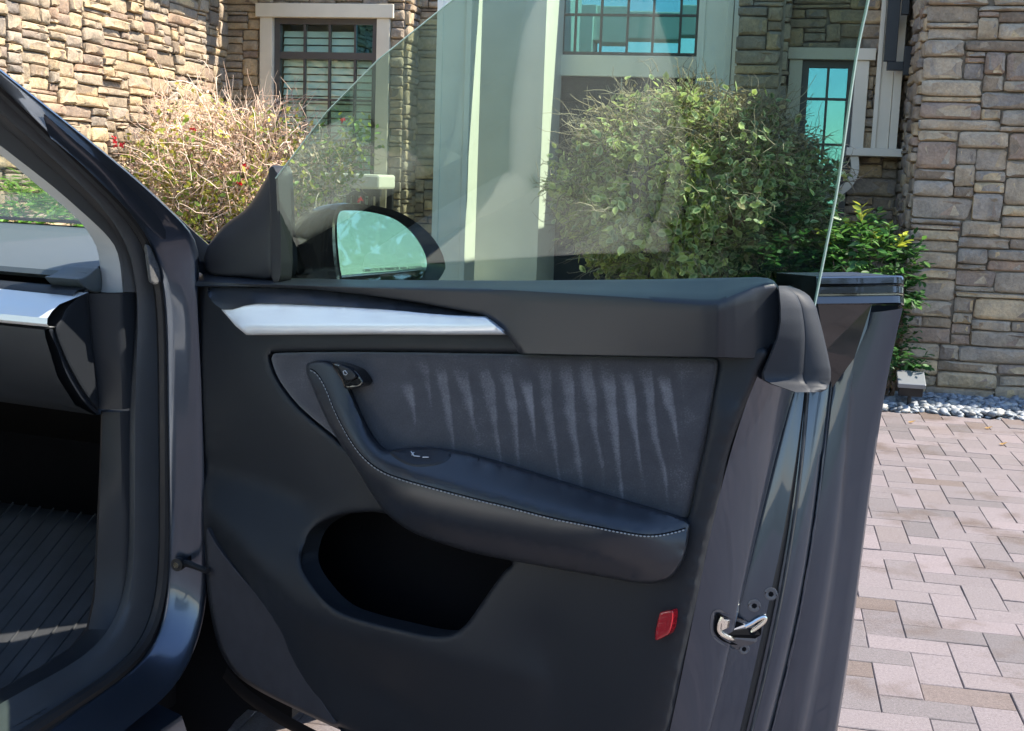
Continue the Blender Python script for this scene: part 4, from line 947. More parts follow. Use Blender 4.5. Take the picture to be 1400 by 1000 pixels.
for q, (p, rot, tl) in enumerate(rest):
    ax, ay, nz = pmat4(p, rot, tl); VV.append(p + TV @ np.array([ax, ay, nz])); FF += [tuple(k + q * len(TV) for k in f) for f in PF]
tag(mesh('paving', np.vstack(VV), FF, M['paver'], drive, False), kind='stuff')

# ================================================================== THE HOUSE
house = empty('house'); tag(house, 'tan ledgestone house with cream window trim behind the car', 'house')
def bxa(a0, a1, b0, b1, z0, z1, mb=None):
    mb = mb or MB(); return mb.box(HB((a0 + a1) / 2, (b0 + b1) / 2, (z0 + z1) / 2), (E1, E2, Z), ((a1 - a0) / 2, (b1 - b0) / 2, (z1 - z0) / 2))
HT = 2.72
AC = .785                                                              # corner of the right wing
BW = 8.62                                                              # set back wall with the small window
AL = -4.57                                                             # face of the left wing
def px_a(x, y, b): return hb(x, y, b)[0]
def px_z(x, y, b): return hb(x, y, b)[1]
wing_r = bxa(AC + .02, 8, BR + .03, 16, 0, HT).build('wall', M['mortar'], house)
A_P0, A_P1 = px_a(1004, 100, 8.3), px_a(1073, 100, 8.3)
pier = bxa(A_P0 + .02, A_P1 - .02, 8.33, BW + .03, 0, HT).build('wall', M['mortar'], house)
A_R = px_a(553, 150, 10.4)
W_a0, W_a1 = px_a(357, 40, 10.4), px_a(534, 40, 10.4); W_z1 = px_z(440, 6, 10.4); W_z0 = .75
wb = BW
sw_a0, sw_a1 = px_a(1079, 90, wb), px_a(1188, 90, wb); sw_z1 = px_z(1130, 67, wb); sw_z0 = .35
def pierced(a0, a1, b0, b1, z1, h, mb=None):
    """wall block with a window opening h=(a0,a1,z0,z1) running .6 m in"""
    mb = MB(); bi = b0 + .6
    bxa(a0, h[0] + .06, b0, bi, 0, z1, mb); bxa(h[1] - .06, a1, b0, bi, 0, z1, mb); bxa(h[0] + .06, h[1] - .06, b0, bi, 0, h[2], mb); bxa(h[0] + .06, h[1] - .06, b0, bi, h[3] - .06, z1, mb); bxa(a0, a1, bi, b1, 0, z1, mb)
    return mb.build('wall', M['mortar'], house)
wall_w = pierced(-4.82, A_R - .02, 10.43, 16, HT + .2, (W_a0, W_a1, W_z0, W_z1))
A_W2 = px_a(606, 150, 10.77)
wall_w2 = bxa(A_R - .03, A_W2, 10.77, 16, 0, HT + .2).build('wall', M['mortar'], house)
wing_l = bxa(-12, AL - .02, 2.0, 9.58, 0, 3.1).build('wall', M['mortar'], house)
wing_l2 = bxa(-12, -4.81, 9.58, 16, 0, 3.1).build('wall', M['mortar'], house)

wall_m = pierced(px_a(1004, 100, 8.33), AC + .02, BW + .03, 16, HT, (sw_a0, sw_a1, sw_z0, sw_z1))
# ---- ledgestone: packing on a small grid, one object for each stone
def pack(S, H, seed, cw=.047, ch=.035, skip=None):
    rg = random.Random(seed); nx, nz = int(S / cw), int(H / ch); occ = np.zeros((nz + 8, nx + 12), bool); out = []
    occ[:, nx:] = True
    for z in range(nz):
        x = 0
        while x < nx:
            if occ[z, x]: x += 1; continue
            run = 0
            while run < 10 and not occ[z, x + run]: run += 1
            h = rg.choices((1, 2, 3, 4, 5), (1.6, 5, 4.5, 2., .5))[0]
            wv = rg.choice((2, 3, 4, 4, 5, 5, 6, 7, 8, 9, 10)) if h < 4 else rg.choice((2, 3, 4, 4, 5, 6, 7))
            wv = min(wv, run)
            if run - wv == 1: wv = run
            while h > 1 and occ[z:z + h, x:x + wv].any(): h -= 1
            occ[z:z + h, x:x + wv] = True
            out.append((x * cw, (x + wv) * cw, z * ch, (z + h) * ch)); x += wv
    return out
def stone_template(seed):
    rg = np.random.default_rng(seed); n = 12; V = []
    th = [0.04, .5, .96]
    base = [(-.5, -.42), (-.42, -.5), (-.1, -.5), (.2, -.5), (.42, -.5), (.5, -.4), (.5, .1), (.5, .4), (.4, .5), (.0, .5), (-.4, .5), (-.5, .38)]
    base = np.array(base) * .985 + rg.normal(0, .024, (12, 2)); base = np.clip(base, -.5, .5)
    for s, y in ((1, 0.), (1, .6), (.955, .86), (.66, 1.0)):
        for k, (x, z) in enumerate(base):
            yy = y + (rg.normal(0, .1) if y > .7 else (rg.normal(0, .06) if y > .1 else 0))
            V.append((x * (s + (.02 if y > .1 else 0)), yy, z * (s if s < .7 else (s - (.05 if s < 1 else 0)))))
    V += [(-.22, 1.02 + rg.normal(0, .12), rg.normal(0, .08)), (.2, 1.02 + rg.normal(0, .12), rg.normal(0, .08))]
    F = []
    for r_ in range(3):
        for k in range(n): F.append((r_ * n + k, r_ * n + (k + 1) % n, (r_ + 1) * n + (k + 1) % n, (r_ + 1) * n + k))
    b = 3 * n; L, R = 4 * n, 4 * n + 1
    for k in range(n):
        k2 = (k + 1) % n; xa, xb = V[b + k][0], V[b + k2][0]
        F.append((b + k, b + k2, L if (xa + xb) < 0 else R))
    # bridge between the two inner points
    F.append((b + 2, R, L)); F.append((b + 9, L, R))
    return np.array(V), F
ST = [stone_template(s) for s in range(14)]
sme = []
for V_, F_ in ST:
    me = bpy.data.meshes.new('stone'); me.from_pydata([tuple(map(float, v)) for v in V_], [], F_); me.materials.append(M['stone'])
    bm = bmesh.new(); bm.from_mesh(me); bmesh.ops.recalc_face_normals(bm, faces=bm.faces); bm.to_mesh(me); bm.free()
    me.polygons.foreach_set('use_smooth', [True] * len(me.polygons)); me.set_sharp_from_angle(angle=math.radians(50)); sme.append(me)
STONES = []
def stones(wall, origin, sdir, nrm, S, H, seed, holes=(), dep=(.025, .05), cell=(.047, .03)):
    """fill a wall face; origin is its lower corner in front of the mortar, holes are (s0,s1,z0,z1)"""
    rg = random.Random(seed + 99)
    for s0, s1, z0, z1 in pack(S, H, seed, *cell):
        cs, cz = (s0 + s1) / 2, (z0 + z1) / 2
        bits = [(s0, s1, z0, z1)]
        for h in holes:
            nb = []
            for (p0, p1, q0, q1) in bits:
                if p1 <= h[0] or p0 >= h[1] or q1 <= h[2] or q0 >= h[3]: nb.append((p0, p1, q0, q1)); continue
                if p0 < h[0] - .03: nb.append((p0, h[0], q0, q1))
                if p1 > h[1] + .03: nb.append((h[1], p1, q0, q1))
                if q1 > h[3] + .02 and p0 >= h[0] - .03 and p1 <= h[1] + .03: nb.append((p0, p1, h[3], q1))
            bits = nb
        for (p0, p1, q0, q1) in bits:
            g = .003; wv, hv = p1 - p0 - g, q1 - q0 - g
            if wv < .03 or hv < .015: continue
            c = origin + sdir * (p0 + p1) / 2 + Z * (q0 + q1) / 2
            STONES.append((wall, c, sdir * wv, nrm * rg.uniform(*dep), Z * hv, wv * hv, rg.randrange(14), nrm, rg.gauss(0, .02)))
# right wing front and its left return
stones(wing_r, HB(AC, BR + .03, 0), E1, -E2, 3.6, 2.47, 1, cell=(.056, .032))
stones(wing_r, HB(AC + .02, BW, 0), -E2, -E1, BW - BR + .0, 2.47, 2)
# set back wall round the small window
stones(wall_m, HB(A_P0, BW + .03, 0), E1, -E2, AC - A_P0, 2.47, 3, [(sw_a0 - A_P0, sw_a1 - A_P0 - .09, sw_z0, sw_z1), (sw_a0 - A_P0, sw_a1 - A_P0, px_z(1175, 214, 8.5), sw_z1)])
# pier
stones(pier, HB(A_P0, 8.33, 0), E1, -E2, A_P1 - A_P0, 2.47, 4)
stones(pier, HB(A_P1 - .02, 8.33, 0), E2, E1, .28, 2.47, 5)
# window wall on the left
stones(wall_w, HB(-4.82, 10.43, 0), E1, -E2, A_R + 4.82, 3.1, 6, [(W_a0 + 4.82, W_a1 + 4.82, W_z0, W_z1)])
stones(wall_w, HB(A_R - .02, 10.43, 0), E2, E1, .34, 3.1, 7)
stones(wall_w2, HB(A_R, 10.77, 0), E1, -E2, A_W2 - A_R, 3.1, 8)
# left wing
stones(wing_l, HB(AL - .02, 5.0, 0), E2, E1, 4.6, 2.9, 9, (), (.02, .055), cell=(.05, .025))
stones(wing_l2, HB(-4.81, 9.58, 0), E2, E1, .85, 2.9, 10)
cand = []
for k, s in enumerate(STONES):
    c = s[1]; x, y, dd = proj(c); v = CAM - c; cosn = (v @ s[7]) / np.linalg.norm(v)
    if seen(c, 10) and cosn > .02 and c[2] > .02: cand.append((s[5] * cosn / dd ** 2, k))
cand.sort(reverse=True); chosen = {k for _, k in cand[:300]}
def s_axes(s):
    ax, ay, az = s[2], s[3], s[4]; t = s[8]; lx, lz = np.linalg.norm(ax), np.linalg.norm(az)
    return ax + az / lz * lx * t * .4, ay, az - ax / lx * lz * t * .4
joined = {}
for k, s in enumerate(STONES):
    ax, ay, az = s_axes(s); c = s[1]
    if k in chosen:
        o = bpy.data.objects.new('stone', sme[s[6]])
        o.matrix_world = Matrix(((ax[0], ay[0], az[0], c[0]), (ax[1], ay[1], az[1], c[1]), (ax[2], ay[2], az[2], c[2]), (0, 0, 0, 1))); link(o, s[0])
    else: joined.setdefault(s[0].name, [s[0], [], []])[1].append((s, ax, ay, az))
for nm, (w_, lst, _) in joined.items():
    VV, FF, b = [], [], 0
    for s, ax, ay, az in lst:
        V_, F_ = ST[s[6]]; VV.append(s[1] + V_ @ np.array([ax, ay, az])); FF += [tuple(i + b for i in f) for f in F_]; b += len(V_)
    tag(fix_normals(mesh('stone_facing', np.vstack(VV), FF, M['stone'], w_, True, 50)), kind='stuff')

# ---- trims
def trim_frame(name, a0, a1, z0, z1, b, wd, hd, dep, parent, sill=True, zr=None):
    """cream casing round a window: two jambs, a wider head, a sill"""
    bevel(bxa(a0, a0 + wd, b, b + dep, z0, z1 - hd).build('jamb', M['white'], parent), .004)
    bevel(bxa(a1 - wd, a1, b, b + dep, z0 if zr is None else zr, z1 - hd).build('jamb', M['white'], parent), .004)
    bevel(bxa(a0 - .035, a1 + .035, b - .02, b + dep, z1 - hd, z1).build('head', M['white'], parent), .004)
    if sill: bevel(bxa(a0 - .05, a1 + .05, b - .05, b + dep, z0 - .09, z0).build('sill', M['white'], parent), .004)
def window(name, a0, a1, z0, z1, b, vs, hs, parent, bar=.018, fr=.05, heavy=(), blinds=False, room=True, gmat='glass_house'):
    """bronze frame with muntins at vs, hs; each pane its own piece"""
    wn = bxa(a0, a0 + fr, b, b + .06, z0, z1).build(name, M['bronze'], parent)
    for q in ((a1 - fr, a1, z0, z1), (a0 + fr, a1 - fr, z1 - fr, z1), (a0 + fr, a1 - fr, z0, z0 + fr)): bxa(q[0], q[1], b, b + .06, q[2], q[3]).build('frame', M['bronze'], wn)
    xs = [a0 + fr] + list(vs) + [a1 - fr]; zs = [z0 + fr] + list(hs) + [z1 - fr]
    for v in vs: bxa(v - bar / 2, v + bar / 2, b + .012, b + .05, z0 + fr, z1 - fr).build('muntin', M['bronze'], wn)
    for h in hs:
        t = bar * (3.2 if h in heavy else 1); bxa(a0 + fr, a1 - fr, b + .008, b + .054, h - t / 2, h + t / 2).build('muntin', M['bronze'], wn)
    for i in range(len(xs) - 1):
        for j in range(len(zs) - 1):
            jit = rng.normal(0, .0014, 2)
            c = [HB(xs[i + (k in (1, 2))], b + .03 + jit[0] * (1 if k in (1, 2) else -1) * .5 + jit[1] * (1 if k > 1 else -1) * .5, zs[j + (k > 1)]) for k in range(4)]
            MB().prism(c, E2 * .004).build('pane', M['glass_house' if blinds == 1 and i == len(xs) - 2 and j == len(zs) - 2 else gmat], wn)
    if blinds:
        n_ = int((z1 - z0 - 2 * fr) / .062)
        for k in range(n_):
            zz = z0 + fr + .03 + k * .062; hi_ = a1 - fr
            if blinds == 1 and zz > max(hs) + .02: hi_ = vs[-1] - .02
            MB().box(HB((a0 + fr + hi_) / 2, b + .1, zz), (E1, E2 * .35 + Z * .94, Z * .35 - E2 * .94), ((hi_ - a0 - fr) / 2, .027, .002)).build('blind_slat', M['blind'], wn)
    if room: bxa(a0 - .1, a1 + .1, b + .5, b + .52, z0 - .1, z1 + .1).build('room_backdrop', M['room'], wn)
    return wn
# left window
casing = bxa(W_a0, W_a1, 10.47, 10.49, W_z0 + .02, W_z1 - .02).build('window_surround', M['bronze'], house)
# (dark opening behind the panes is cut as a shallow box so the glass has something behind it)
casing.data.clear_geometry()
trim_frame('casing', W_a0, W_a1, W_z0, W_z1, 10.37, .115, .115, .12, casing)
g0, g1 = W_a0 + .115, W_a1 - .115
vs_ = [px_a(x, 50, 10.46) for x in (418, 452, 487)]
window('window', g0, g1, W_z0, W_z1 - .115, 10.42, vs_, [px_z(450, 200, 10.46), px_z(450, 137, 10.46), px_z(450, 77, 10.46)], house, heavy=[px_z(450, 77, 10.46)], blinds=1, gmat='glass_blind')
# small window on the right
c2 = bxa(0, .1, 9, 9.1, 0, .1).build('window_surround', M['bronze'], house); c2.data.clear_geometry()
trim_frame('casing', sw_a0, sw_a1, sw_z0, sw_z1, BW - .05, .085, .075, .12, c2, False, px_z(1175, 206, 8.5))
window('window', sw_a0 + .085, sw_a1 - .085, sw_z0, sw_z1 - .075, BW + .0, [px_a(1131, 120, BW + .03)], [px_z(1130, y, BW + .03) for y in (320, 260, 198, 136)], house, fr=.045, bar=.016)

# ---- portal: pilasters, beams, entry door
PB = 8.6
def pilaster(a0, a1, b0, b1, h):
    p = bxa(a0, a1, b0, b1, 0, h).build('pilaster', M['white_portal'], house); bevel(p, .006)
    bevel(bxa(a0 - .015, a0 + .03, b0 - .012, b0 + .02, 0, h - .01).build('moulding', M['white_portal'], p), .004)
    bevel(bxa(a1 - .03, a1 + .012, b0 - .012, b0 + .02, 0, h - .01).build('moulding', M['white_portal'], p), .004)
    bevel(bxa(a0 - .04, a1 + .03, b0 - .04, b1, 0, .22).build('plinth', M['white_portal'], p), .006)
pilaster(px_a(599, 100, PB), px_a(641, 100, PB), PB, PB + .35, 3.15)
A_q0, A_q1 = px_a(957, 50, PB - .1), px_a(1003, 50, PB - .1)
pilaster(A_q0, A_q1 - .02, PB - .1, PB + .3, 3.15)
bevel(bxa(px_a(599, 100, PB), A_q1 - .03, PB - .06, PB + .3, 2.8, 3.15).build('entablature', M['white_portal'], house), .01)
DB = 11.6
dz0 = .25
bxa(A_W2 - .02, px_a(744, 100, 10.72), 10.72, DB, 0, 3.4).build('wall', M['white_portal'], house)
bxa(px_a(640, 100, DB) - 1.2, px_a(747, 50, DB), DB, DB + .2, dz0, 4.5).build('wall', M['white_portal'], house)
bxa(px_a(957, 50, DB), 1.5, DB, DB + .2, dz0, 4.5).build('wall', M['white_portal'], house)
bxa(px_a(640, 100, DB) - 1.2, 1.5, DB - .001, DB + .2, 3.25, 4.5).build('wall', M['white_portal'], house)
d0, d1 = px_a(750, 100, DB), px_a(955, 60, DB); zb1, zb0 = px_z(850, 77, DB), px_z(850, 106, DB)
bevel(bxa(d0 - .02, d1 + .02, DB - .06, DB + .1, zb0, zb1).build('transom_beam', M['white_portal'], house), .006)
bevel(bxa(d0 - .14, d0, DB - .05, DB + .1, dz0, 3.3).build('door_casing', M['white_portal'], house), .006)
bevel(bxa(d1, d1 + .14, DB - .05, DB + .1, dz0, 3.3).build('door_casing', M['white_portal'], house), .006)
window('transom_window', d0, d1, zb1, 3.25, DB, [px_a(x, 40, DB + .03) for x in (787, 822, 858, 893, 930)], [px_z(850, 21, DB + .03), px_z(850, -40, DB + .03)], house, fr=.035, bar=.02)
ed = bxa(d0, (d0 + d1) / 2 - .004, DB, DB + .06, dz0, zb0).build('entry_door', M['doorwood'], house)
bxa((d0 + d1) / 2 + .004, d1, DB, DB + .06, dz0, zb0).build('door_leaf', M['doorwood'], ed)
for h0, h1 in ((d0 + .12, (d0 + d1) / 2 - .12), ((d0 + d1) / 2 + .12, d1 - .12)):
    for z0, z1 in ((dz0 + .2, dz0 + .85), (dz0 + 1.0, zb0 - .2)):
        for q in ((h0, h1, z1 - .03, z1), (h0, h1, z0, z0 + .03), (h0, h0 + .03, z0 + .03, z1 - .03), (h1 - .03, h1, z0 + .03, z1 - .03)): bxa(q[0], q[1], DB - .018, DB, q[2], q[3]).build('panel_moulding', M['doorwood'], ed)
MB().tube([HB((d0 + d1) / 2 + .07, DB - .05, 1.15), HB((d0 + d1) / 2 + .07, DB - .05, 1.5)], .012, 8).build('handle', M['iron'], ed, True)
bxa(d0 - 1.2, d1 + .9, 9.1, DB, -.05, dz0).build('porch_floor', M['stucco'], house)

# ---- pilaster, ledge and curved bracket beside the right wing
a0, a1 = px_a(1201, 100, 8.47), px_a(1231, 100, 8.47); zl1, zl0 = px_z(1195, 203, 8.42), px_z(1195, 214, 8.42)
pl_ = bevel(bxa(a0, a1 - .04, 8.47, BW + .02, zl1, HT).build('side_pilaster', M['white'], house), .004)
bevel(bxa(a1 - .038, a1 + .012, 8.45, BW + .02, zl1, HT - .1).build('fillet', M['white'], pl_), .003)
bevel(bxa(a0 - .012, a0 + .016, 8.455, 8.49, zl1, HT - .1).build('fillet', M['white'], pl_), .003)
bevel(bxa(px_a(1157, 208, 8.4), AC - .01, 8.4, BW + .02, zl0, zl1).build('ledge', M['white'], house), .004)
br = spline([(1168, 214), (1169, 232), (1162, 250), (1148, 262), (1130, 268), (1112, 270)], 4); mb = MB()
for w0, w1 in zip(br[:-1], br[1:]):
    q = []
    for (x, y) in (w0, w1):
        t = (w1 - w0) / np.linalg.norm(w1 - w0); nn = np.array([-t[1], t[0]])
        for sg in (-5.5, 5.5): a_, z_ = hb(x + nn[0] * sg, y + nn[1] * sg, 8.42); q.append(HB(a_, 8.42, z_))
    mb.prism([q[0], q[1], q[3], q[2]], E2 * .12)
mb.build('curved_bracket', M['white'], house)

# ---- roofs (above the picture; they shade the top of the left wall)
bxa(-12.3, AL + .46, 1.5, 10.3, 2.95, 3.12).build('eave', M['white'], house)
bxa(-12.6, AL + .5, 1.3, 10.3, 3.12, 3.3).build('roof', M['roof'], house)
bxa(AC - .05, 8.3, BR + .0, 16, HT, HT + .2).build('roof', M['roof'], house)
bxa(-4.9, 8.2, 11.9, 17, 4.5, 4.8).build('roof', M['roof'], house)
bxa(A_P0 - .05, AC - .05, 8.3, 16, HT, HT + .22).build('roof', M['roof'], house)

# ================================================================== SMALL THINGS ON AND BY THE HOUSE
ln = empty('wall_lantern'); tag(ln, 'black square-framed wall lantern on the cream pilaster at top right', 'lantern')
LB = 8.3
def pb(x0, x1, y0, y1, b, dep, name, mat, parent):
    p = [hb(x, y, b) for x, y in ((x0, y0), (x1, y0), (x1, y1), (x0, y1))]
    a_0, a_1, z_0, z_1 = p[0][0] * .5 + p[3][0] * .5, p[1][0] * .5 + p[2][0] * .5, p[3][1], p[0][1]
    return bevel(bxa(a_0, a_1, b, b + dep, z_0, z_1).build(name, mat, parent), .003)
pb(1214, 1231, -60, 84, LB, .05, 'side_bar', M['iron'], ln)
pb(1213, 1240, 84, 96, LB, .05, 'bottom_bar', M['iron'], ln)
pb(1236, 1246, 63, 103, LB - .04, .05, 'foot', M['iron'], ln)
pb(1236, 1246, -60, 20, LB - .04, .05, 'side_bar', M['iron'], ln)
pb(1213, 1246, -72, -60, LB, .1, 'top_bar', M['iron'], ln)
pb(1218, 1226, 20, 40, LB + .05, .13, 'wall_mount', M['iron'], ln)

# garden spotlight in the pebbles
sp = empty('garden_spotlight'); tag(sp, 'small grey box spotlight tilted in the pebbles below the green shrub', 'light fixture')
p0 = hit(1245, 524, HB(0, 7.2, 0), E2); bx_, by_, bz_ = E1, E2 * .93 + Z * .35, Z * .93 - E2 * .35
M['fixture'] = pm('fixture_grey', (.2, .21, .22), .4, .3, .5, bump=(200, .1, .001))
bevel(MB().box(p0 + Z * .02, (bx_, by_, bz_), (.075, .08, .014)).build('hood', M['fixture'], sp), .004)
bevel(MB().box(p0 - Z * .012 + E2 * .01, (bx_, by_, bz_), (.065, .065, .04)).build('body', M['iron'], sp), .004)
MB().tube([p0 - Z * .03, p0 * np.array([1, 1, 0]) + Z * -.03], .012, 8).build('stake', M['iron'], sp, True)

# door mat by the entry, bench under the window
dm = hit(752, 379, (0, 0, dz0 + .01), Z)
dmo = MB().box(dm, (E1, E2, Z), (.4, .3, .012)).build('door_mat', M['carpet'], None)
tag(dmo, 'flat patterned mat on the porch floor before the dark entry door', 'door mat')
mb = MB()
for k in range(7):
    for j in range(5): mb.box(dm + E1 * (-.33 + .11 * k) + E2 * (-.22 + .11 * j) + Z * .0135, (E1 * .7 + E2 * .7, E1 * -.7 + E2 * .7, Z), (.028, .012, .0015))
tag(mb.build('mat_pattern', M['pillar'], dmo), kind='stuff')
bn = empty('garden_bench'); tag(bn, 'dark slatted bench with pale seat half hidden under the left window', 'bench')
bz = px_z(490, 258, 9.9)
A0, A1 = px_a(432, 255, 9.9), px_a(521, 255, 9.9)
bevel(bxa(A0, A1, 9.85, 10.3, bz, bz + .12).build('seat', M['stucco'], bn), .02)
for k in range(9): bxa(A0 + .02 + (A1 - A0 - .06) * k / 8, A0 + .05 + (A1 - A0 - .06) * k / 8, 9.88, 9.91, 0, bz).build('slat', M['iron'], bn)
bxa(A0, A1, 9.875, 9.915, bz - .06, bz - .001).build('rail', M['iron'], bn)
for a_ in (A0 + .03, A1 - .03): bxa(a_ - .025, a_ + .025, 10.22, 10.27, 0, bz).build('leg', M['iron'], bn)

# ---- pebbles
def peb(nv=8):
    V = [(0, 0, 1)] + [(math.cos(q) * .8, math.sin(q) * .8, .55) for q in np.arange(7) * 2 * math.pi / 7] + [(math.cos(q), math.sin(q), -.1) for q in np.arange(7) * 2 * math.pi / 7 + .4] + [(0, 0, -.8)]
    F = [(0, 1 + k, 1 + (k + 1) % 7) for k in range(7)] + [(1 + k, 8 + k, 8 + (k + 1) % 7, 1 + (k + 1) % 7) for k in range(7)] + [(8 + k, 15, 8 + (k + 1) % 7) for k in range(7)]
    return np.array(V), F
PVb, PFb = peb(); VV, FF = [], []
q = 0
for k in range(5200):
    a_ = rng.uniform(-.2, 3.2); b_ = rng.uniform(BROCK + .0, BR + .02)
    r_ = rng.uniform(.012, .03) * (1.2 if rng.random() < .15 else 1); th = rng.uniform(0, 6.28)
    sc = np.array([r_ * rng.uniform(1, 1.5), r_, r_ * rng.uniform(.5, .75)]); V_ = PVb * sc * rng.uniform(.88, 1.1, (16, 1))
    tx, ty = rng.normal(0, .3, 2); c, s = math.cos(th), math.sin(th)
    Rm = np.array(Matrix.Rotation(th, 3, 'Z') @ Matrix.Rotation(tx, 3, 'X') @ Matrix.Rotation(ty, 3, 'Y'))
    mound = .02 * math.sin(math.pi * (b_ - BROCK) / .6)
    VV.append(V_ @ Rm.T + HB(a_, b_, rng.uniform(-.012, .016) + mound)); FF += [tuple(i + q * 16 for i in f) for f in PFb]; q += 1
tag(mesh('river_pebbles', np.vstack(VV), FF, M['pebble'], None, True, 0), 'blue grey river pebbles in a band along the stone wall', 'pebbles', kind='stuff')

# ================================================================== PLANTS
class LeafMesh:
    """many small blades with their own colour attribute, one crown mesh"""
    def __init__(s): s.v = []; s.f = []; s.c = []; s.n = 0
    def blade(s, p, d, nrm, ln, wd, cin, cout, curl=.15, fold=.12):
        d = d / (np.linalg.norm(d) + 1e-9); sd = cross3(nrm, d); sd /= np.linalg.norm(sd) + 1e-9; up = cross3(d, sd)
        # outline of 6 + midrib of 2
        P = [(0, 0, 0), (.28, -.42, 0), (.62, -.44, 0), (1, 0, 0), (.62, .44, 0), (.28, .42, 0), (.32, 0, -fold), (.66, 0, -fold)]
        for k, (x, y, z) in enumerate(P):
            s.v.append(p + d * ln * x + sd * wd * y + up * (wd * z - ln * curl * x * x))
            s.c.append(cout if k < 6 else cin)
        b = s.n
        s.f += [(b, b + 1, b + 6), (b + 1, b + 2, b + 7, b + 6), (b + 2, b + 3, b + 7), (b + 3, b + 4, b + 7), (b + 4, b + 5, b + 6, b + 7), (b + 5, b, b + 6)]
        s.n += 8
    def twig(s, pts, r0, r1, col):
        b = s.n; m_ = len(pts); n = 3; prev = None
        for i, p in enumerate(pts):
            t = pts[min(i + 1, m_ - 1)] - pts[max(i - 1, 0)]; t = t / (np.linalg.norm(t) + 1e-9)
            a = cross3(t, (.31, .52, .79)); a /= np.linalg.norm(a) + 1e-9; c = cross3(t, a); r = r0 + (r1 - r0) * i / (m_ - 1)
            for k in range(n):
                q = 2 * math.pi * k / n; s.v.append(p + (a * math.cos(q) + c * math.sin(q)) * r); s.c.append(col)
        for i in range(m_ - 1):
            for k in range(n): s.f.append((b + i * n + k, b + i * n + (k + 1) % n, b + (i + 1) * n + (k + 1) % n, b + (i + 1) * n + k))
        s.n += m_ * n
    def build(s, name, mat, parent):
        o = mesh(name, s.v, s.f, mat, parent, True, 0)
        ca = o.data.color_attributes.new('leafcol', 'FLOAT_COLOR', 'POINT')
        ca.data.foreach_set('color', np.hstack([np.array(s.c, float), np.ones((len(s.c), 1))]).ravel()); return o
def unit(v): return v / (np.linalg.norm(v) + 1e-9)
def rdir(): return unit(rng.normal(0, 1, 3))
def wander(p, d, ln, n=4, jit=.35, grav=0.):
    pts = [p]; d = unit(d)
    for _ in range(n): d = unit(d + rng.normal(0, jit, 3) - Z * grav); pts.append(pts[-1] + d * ln / n)
    return pts
def stems(name, base, tips, r, mat, parent, n=6):
    mb = MB()
    for t in tips:
        m1 = base + (t - base) * .5 + rng.normal(0, .06, 3); b0 = base + np.append(rng.normal(0, .05, 2), 0)
        P = spline([b0, m1, t], 5); mb.tube(P, np.linspace(r, r * .35, len(P)), n, False)
    return mb.build(name, mat, parent, True)

# ---- dry thorny shrub by the left window
DRY = empty('dry_shrub'); tag(DRY, 'sunlit dry shrub of bare tan twigs with a few red blossoms', 'shrub')
BD = 8.35
dc = hit(325, 262, E2 * BD, E2); lm = LeafMesh(); lf = LeafMesh()
def dry_env(v):
    """radius of the crown by direction (v in E1,E2,Z)"""
    ang = math.atan2(v[2], v[0]); lump = 1 + .16 * math.sin(3 * ang + .6) + .1 * math.sin(7 * ang)
    return lump
HA, HBb, HZ = .78, .55, .74
tan_cols = [(.64, .46, .34), (.72, .55, .42), (.58, .4, .29), (.68, .44, .33), (.48, .34, .25), (.78, .64, .52)]
leaf_dry = [(.68, .5, .34), (.74, .57, .43), (.64, .4, .29), (.58, .42, .27), (.78, .62, .46)]
def dpt(v, s): return dc + E1 * v[0] * HA * s + E2 * v[1] * HBb * s + Z * (v[2] * HZ * s)
for k in range(3300):
    v = rdir(); s = rng.uniform(.35, .98) * dry_env(v); p = dpt(v, s)
    if p[2] < .05: continue
    d = unit(E1 * v[0] + E2 * v[1] + Z * (v[2] + .35)) + rng.normal(0, .6, 3)
    lm.twig(wander(p, d, rng.uniform(.1, .3), 4, .4), rng.uniform(.0022, .0045), .0012, tan_cols[rng.integers(6)])
for k in range(90):                                                       # long shoots past the outline
    v = rdir(); v[2] = abs(v[2]); p = dpt(v, .85 * dry_env(v))
    lm.twig(wander(p, E1 * v[0] * 1.2 + E2 * v[1] + Z * (v[2] + .2), rng.uniform(.18, .42), 6, .22), .004, .0012, tan_cols[rng.integers(6)])
for k in range(13000):
    v = rdir(); s = rng.uniform(.4, 1.0) * dry_env(v); p = dpt(v, s)
    if p[2] < .05: continue
    x, y, _ = proj(p); g = rng.random()
    green = .17 + .4 * (x > 455) * (y > 165) + .22 * (y > 235) + .12 * (x < 240) * (y > 185)
    if g < green: c = [(.42, .46, .07), (.24, .36, .06), (.55, .52, .1)][rng.integers(3)]; ln = rng.uniform(.035, .058)
    else: c = leaf_dry[rng.integers(5)]; ln = rng.uniform(.016, .034)
    lf.blade(p, rdir(), rdir(), ln, ln * .62, c, c, .3)
